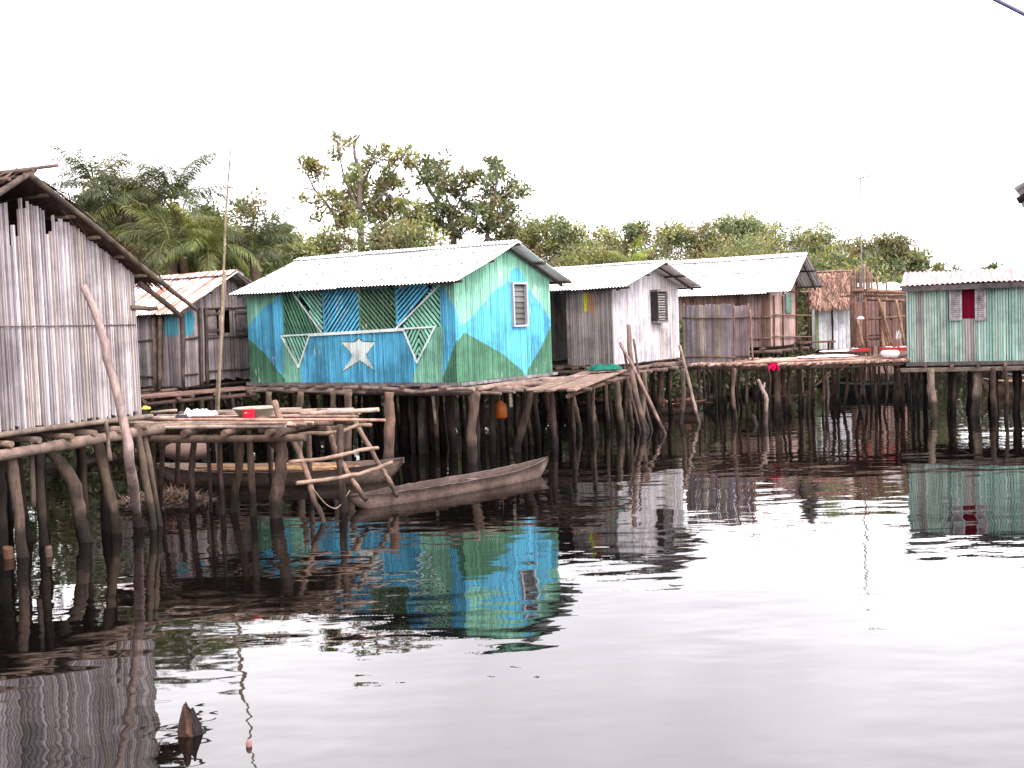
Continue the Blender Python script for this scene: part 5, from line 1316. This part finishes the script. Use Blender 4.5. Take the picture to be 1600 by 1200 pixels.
# the tall sparse trees, limb by limb
def sparse(label, Y, trunk_px, limbs, clusters, pal, per=27, leaf=.165):
    X = lambda x, y: (440+x/4, 190+y/4)
    b0 = atd(*X(*trunk_px[0]), Y); base = Vector((b0.x, Y, .3)); t = thing('tree', label, 'tree', base, 'trees behind the village')
    m = MB(L(120, 108, 100, .8), True)
    m.path([base-Z*.2]+[atd(*X(*q), Y) for q in trunk_px], .14, .03, 7)
    for (pts, r0, r1) in limbs:
        y1 = Y+rng.uniform(-1.2, 1.2); n = len(pts); m.path([atd(*X(*q), Y+(y1-Y)*i/(n-1)) for i, q in enumerate(pts)], r0, r1, 6)
    C, Rr = [], []
    for (x, y, r) in clusters:
        k = max(2, int(r*r/310)); yy = Y+rng.uniform(-1, 1); rw = r/4/FPX*Y
        c0 = atd(*X(x, y), yy)
        for j in range(k):
            q = c0+Vector((rng.gauss(0, .5)*rw, rng.gauss(0, .6)*rw, rng.gauss(0, .45)*rw)); C.append(q[:]); Rr.append(rng.uniform(.12, .27))
        near = min((l_ for l_ in limbs), key=lambda l_: min((q[0]-x)**2+(q[1]-y)**2 for q in l_[0])); s = min(near[0], key=lambda q: (q[0]-x)**2+(q[1]-y)**2)
        limb(m, atd(*X(*s), Y), c0, .022, .01, .08, 4)
        for j in range(3): limb(m, c0, Vector(C[-1-j % k]), .012, .006, .1, 3)
    m.build('trunk', M_BARK, t)
    V, cc = leaf_cloud(np.array(C), np.array(Rr), per, leaf, clumpcols(len(C), pal), aspect=.5); np_mesh('crown', V, 4, cc, M_LEAF, t)
sparse('tall sparse tree with bare twigs reaching left, above the blue roof', 38.5, [(500, 800), (490, 600), (485, 480), (500, 350), (465, 240), (455, 150), (490, 80)],
    [([(350, 680), (330, 590), (270, 500), (210, 430), (160, 330), (110, 250), (82, 210)], .07, .012), ([(210, 430), (150, 415), (70, 412), (0, 416)], .03, .006), ([(100, 412), (70, 380), (10, 370)], .012, .005), ([(495, 420), (540, 320), (570, 270), (600, 205)], .05, .008), ([(485, 560), (420, 420), (380, 300), (355, 180), (330, 70)], .05, .006), ([(455, 150), (420, 110), (405, 60)], .015, .005), ([(490, 600), (560, 520), (640, 450), (690, 330), (760, 210), (800, 150)], .06, .008), ([(470, 240), (520, 180), (505, 60)], .02, .004), ([(110, 250), (90, 300)], .01, .005)],
    [(180, 280, 60), (230, 310, 45), (140, 265, 30), (345, 105, 20), (345, 160, 24), (355, 225, 28), (430, 120, 14), (560, 230, 38), (550, 185, 16), (620, 200, 12), (640, 170, 10), (500, 290, 55), (430, 340, 55), (460, 430, 70), (520, 390, 45), (150, 480, 25), (230, 490, 35), (300, 470, 35), (220, 575, 32), (350, 470, 40), (380, 540, 55), (470, 530, 75), (420, 600, 70), (370, 640, 40), (680, 330, 50), (640, 400, 55), (720, 390, 55), (760, 210, 45), (700, 240, 36), (600, 440, 45), (560, 520, 55), (650, 500, 50), (700, 540, 60), (600, 600, 65), (760, 500, 45), (820, 560, 60), (780, 270, 20)], [G4*.9, G1, G2, G3])
sparse('tall open tree with dark leaf clusters behind the blue house gable', 39.5, [(1080, 800), (1060, 650), (1030, 560), (960, 480), (900, 380), (850, 300), (790, 230)],
    [([(1060, 650), (1060, 540), (1030, 470), (1020, 400), (990, 270)], .06, .012), ([(1280, 760), (1300, 600), (1330, 480), (1345, 350), (1330, 270)], .09, .015), ([(1330, 500), (1400, 450), (1470, 410), (1510, 430)], .05, .01), ([(1060, 600), (1120, 480), (1180, 380), (1230, 330)], .05, .01), ([(930, 760), (1010, 720), (1070, 665), (1170, 630)], .035, .02), ([(1300, 600), (1240, 550), (1190, 500)], .04, .012), ([(900, 380), (930, 300), (915, 230)], .03, .008), ([(1300, 640), (1400, 580), (1460, 640)], .04, .01)],
    [(840, 275, 40), (910, 235, 28), (920, 290, 45), (990, 260, 48), (900, 350, 55), (960, 370, 60), (1040, 350, 36), (1020, 440, 55), (1180, 370, 55), (1235, 335, 36), (1120, 385, 45), (1340, 280, 52), (1350, 335, 55), (1290, 380, 30), (1450, 410, 55), (1505, 450, 45), (1400, 480, 55), (1300, 430, 45), (1330, 520, 62), (1400, 560, 52), (1240, 560, 62), (1180, 530, 55), (1100, 470, 40), (1350, 620, 60), (1450, 655, 42), (1280, 650, 60), (1180, 640, 60), (1100, 600, 55), (1060, 540, 45), (980, 540, 48), (920, 560, 60), (980, 640, 70), (1080, 690, 60), (1400, 690, 50), (880, 650, 65), (800, 640, 65)], [G4*.8, G2, G5, G1])

# palms
def palm(label, cx, cy, Y, nf=24, ln=2.4, col=(G2, G1), zb=.3):
    c = atd(cx, cy, Y); base = Vector((c.x+rng.uniform(-.4, .4), Y, zb)); t = thing('palm_tree', label, 'palm', base, 'palms behind the near house')
    m = MB(L(95, 80, 66, .8), True); m.stick(base-Z*.2, c-Z*.1, .17, .13, .03, 8, 8, knots=.12); m.build('trunk', M_BARK, t)
    V, cc, rach = [], [], MB(L(120, 125, 70, .7), True)
    for i in range(nf):
        az = 2.4*i+rng.uniform(-.3, .3); el = math.radians(rng.uniform(5, 85) if i > 4 else rng.uniform(70, 88)); L_ = ln*rng.uniform(.75, 1.15); droop = rng.uniform(.7, 1.5)
        pts = []; p = Vector(c); a = el
        for k in range(13):
            pts.append(Vector(p)); a -= droop/12*(1+.6*k/12); p = p+Vector((math.cos(az)*math.cos(a), math.sin(az)*math.cos(a), math.sin(a)))*(L_/12)
        rach.tube(pts, [.02-.0013*k for k in range(13)], 4, caps=False)
        col_ = (col[i % 2])*rng.uniform(.7, 1.4); sd = Vector((-math.sin(az), math.cos(az), 0))
        for k in range(46):
            tt = .14+.86*k/45; f_ = tt*12; j = min(11, int(f_)); q = pts[j].lerp(pts[j+1], f_-j); fw_ = (pts[j+1]-pts[j]).normalized()
            ll = .62*ln/2.4*math.sin(math.pi*(.12+.86*tt))**.7*rng.uniform(.8, 1.15)
            for sg in (-1, 1):
                d_ = (sd*sg+fw_*.75+Vector((0, 0, rng.uniform(-1.0, -.1)))+Vector((rng.gauss(0, .12), rng.gauss(0, .12), 0))).normalized(); w_ = d_.cross(fw_).normalized().cross(d_)*.011
                mid = q+d_*ll*.5; tip_ = q+d_*ll-Z*ll*.22
                V += [q, mid+w_, tip_, mid-w_]; cc.append(col_*rng.uniform(.75, 1.3))
    rach.build('frond_stems', M_LEAF, t, kind='stuff'); np_mesh('crown', np.array([v[:] for v in V]), 4, np.array(cc), M_LEAF, t)
PG = (np.array(L(92, 98, 70, .5)), np.array(L(80, 88, 58, .5))); PD = (np.array(L(84, 92, 54, .5)), np.array(L(106, 106, 60, .55)))
for lab, x, y, Y, nf, ln, c_ in (
    ('tallest palm, its ragged fronds above the near thatched ridge', 148, 296, 33, 22, 1.9, PG), ('palm with hanging yellow fronds right of the tallest palm', 198, 318, 32.5, 24, 1.9, PD), ('palm with feathery fronds spreading against the sky left of the mast', 272, 310, 33, 24, 2.0, PG),
    ('low palm whose arching fronds fall behind the rusty roof', 268, 388, 30.5, 26, 2.0, PD), ('bright young palm at the foot of the bamboo mast', 325, 392, 30, 24, 1.7, (np.array(L(112, 116, 58, .7)), np.array(L(94, 104, 54, .7)))), ('grey green palm right of the mast above the blue roof end', 398, 392, 31, 26, 1.7, PG), ('dark palm half hidden by the near thatched roof slope', 112, 340, 31.5, 22, 1.9, PG),
    ('small banana like palm sprouting above the small grey house roof', 985, 420, 40, 12, 1.3, (np.array(L(130, 138, 60, .75)), np.array(L(110, 120, 56, .75))))):
    palm(lab, x, y, Y, nf, ln, c_)
# low scrub closing the bank; leaf colours darkened as shade behind the houses
foot = [(h_, l_, w_) for h_, l_, w_ in ((A, LA, WA), (B, LB, WB_), (C2, L2, W2), (C, LC, WC), (D, LD, WD), (E, LE, WE), (G, LG, WG))]
C_, Rr = [], []
while len(C_) < 2700:
    x = rng.uniform(-22, 40); y = bank_y(x)+rng.uniform(.2, 8)*rng.random()**.6; z = min(2.1, .3+abs(rng.gauss(0, 1.25))); r = rng.uniform(.25, .5)
    for h_, l_, w_ in foot:
        u_, v_, _ = h_.loc(Vector((x, y, 0)))
        if -1.2 < u_ < l_+.5 and -1.2 < v_ < w_+.5: z = min(z, rng.uniform(.3, 1.0)); r = .25
    C_.append((x, y, z)); Rr.append(r)
for i in range(500):  # extra scrub added at left to block bright sky beneath the near house
    x = rng.uniform(-17, -7.6); y = bank_y(x)+rng.uniform(0, 4); z = .2+rng.random()*2.2
    if all(not(-1 < h_.loc(Vector((x, y, 0)))[0] < l_+.5 and -.8 < h_.loc(Vector((x, y, 0)))[1] < w_+.5) for h_, l_, w_ in foot): C_.append((x, y, z)); Rr.append(.4)
V, cc = leaf_cloud(np.array(C_), np.array(Rr), 40, .2, clumpcols(len(C_), [G2*.6, G5*.6, G4*.5, G2*.4])); np_mesh('undergrowth', V, 4, cc, M_LEAF, label='shade-darkened tangled scrub along the bank behind the stilts', cat='undergrowth', kind='stuff')
C, Rr = [], []
for i in range(700):
    x = rng.uniform(-50, 90); y = rng.uniform(58, 75); C.append((x, y, .5+rng.random()*2.6)); Rr.append(rng.uniform(.6, 1.0))
V, cc = leaf_cloud(np.array(C), np.array(Rr), 40, .4, clumpcols(len(C), [G2, G5, G1])); np_mesh('distant_wood', V, 4, cc, M_LEAF, label='far low belt of mangrove closing the view behind the village', cat='wood', kind='stuff')

# ================================================================== LIGHT
SUN_EL, SUN_AZ = math.radians(52), math.radians(122)        # azimuth clockwise from +Y: behind the camera, right
wd_ = bpy.data.worlds.new("World"); sc.world = wd_; wd_.use_nodes = True; wn = wd_.node_tree
bg = wn.nodes['Background']; sk = wn.nodes.new('ShaderNodeTexSky'); sk.sky_type = 'NISHITA'; sk.sun_disc = False
sk.sun_elevation = SUN_EL; sk.sun_rotation = SUN_AZ; sk.dust_density = 4; sk.air_density = 1.0; sk.ozone_density = .5
hs = wn.nodes.new('ShaderNodeHueSaturation'); hs.inputs['Saturation'].default_value = .12
mx = wn.nodes.new('ShaderNodeMix'); mx.data_type = 'RGBA'; mx.inputs[0].default_value = .6; mx.inputs[7].default_value = (7.4, 7.12, 7.36, 1)   # cloud deck evens the sky out
wn.links.new(sk.outputs[0], hs.inputs['Color']); wn.links.new(hs.outputs[0], mx.inputs[6]); 
tc = wn.nodes.new('ShaderNodeTexCoord'); cn = wn.nodes.new('ShaderNodeTexNoise'); cn.inputs['Scale'].default_value = 2.6; cn.inputs['Detail'].default_value = 5; wn.links.new(tc.outputs['Generated'], cn.inputs[0])
cr = wn.nodes.new('ShaderNodeValToRGB'); cr.color_ramp.elements[0].position = .35; cr.color_ramp.elements[0].color = (.80, .79, .82, 1); cr.color_ramp.elements[1].position = .65; cr.color_ramp.elements[1].color = (1.1, 1.08, 1.08, 1); wn.links.new(cn.outputs[0], cr.inputs[0])
cm = wn.nodes.new('ShaderNodeMix'); cm.data_type = 'RGBA'; cm.blend_type = 'MULTIPLY'; cm.inputs[0].default_value = 1; wn.links.new(mx.outputs[2], cm.inputs[6]); wn.links.new(cr.outputs[0], cm.inputs[7])
wn.links.new(cm.outputs[2], bg.inputs['Color'])
bg.inputs['Strength'].default_value = .12
sl_ = bpy.data.lights.new("sun", 'SUN'); so_ = bpy.data.objects.new("sun", sl_); COL.objects.link(so_)
sl_.energy = .75; sl_.angle = math.radians(25); sl_.color = (1, .96, .92)
sv = Vector((math.sin(SUN_AZ)*math.cos(SUN_EL), math.cos(SUN_AZ)*math.cos(SUN_EL), math.sin(SUN_EL))); so_.rotation_euler = sv.to_track_quat('Z', 'Y').to_euler(); so_.location = (0, 0, 30)
sc.view_settings.view_transform = 'Standard'; sc.view_settings.look = 'None'; sc.view_settings.exposure = 2.42; sc.view_settings.gamma = 1
sc.render.film_transparent = False
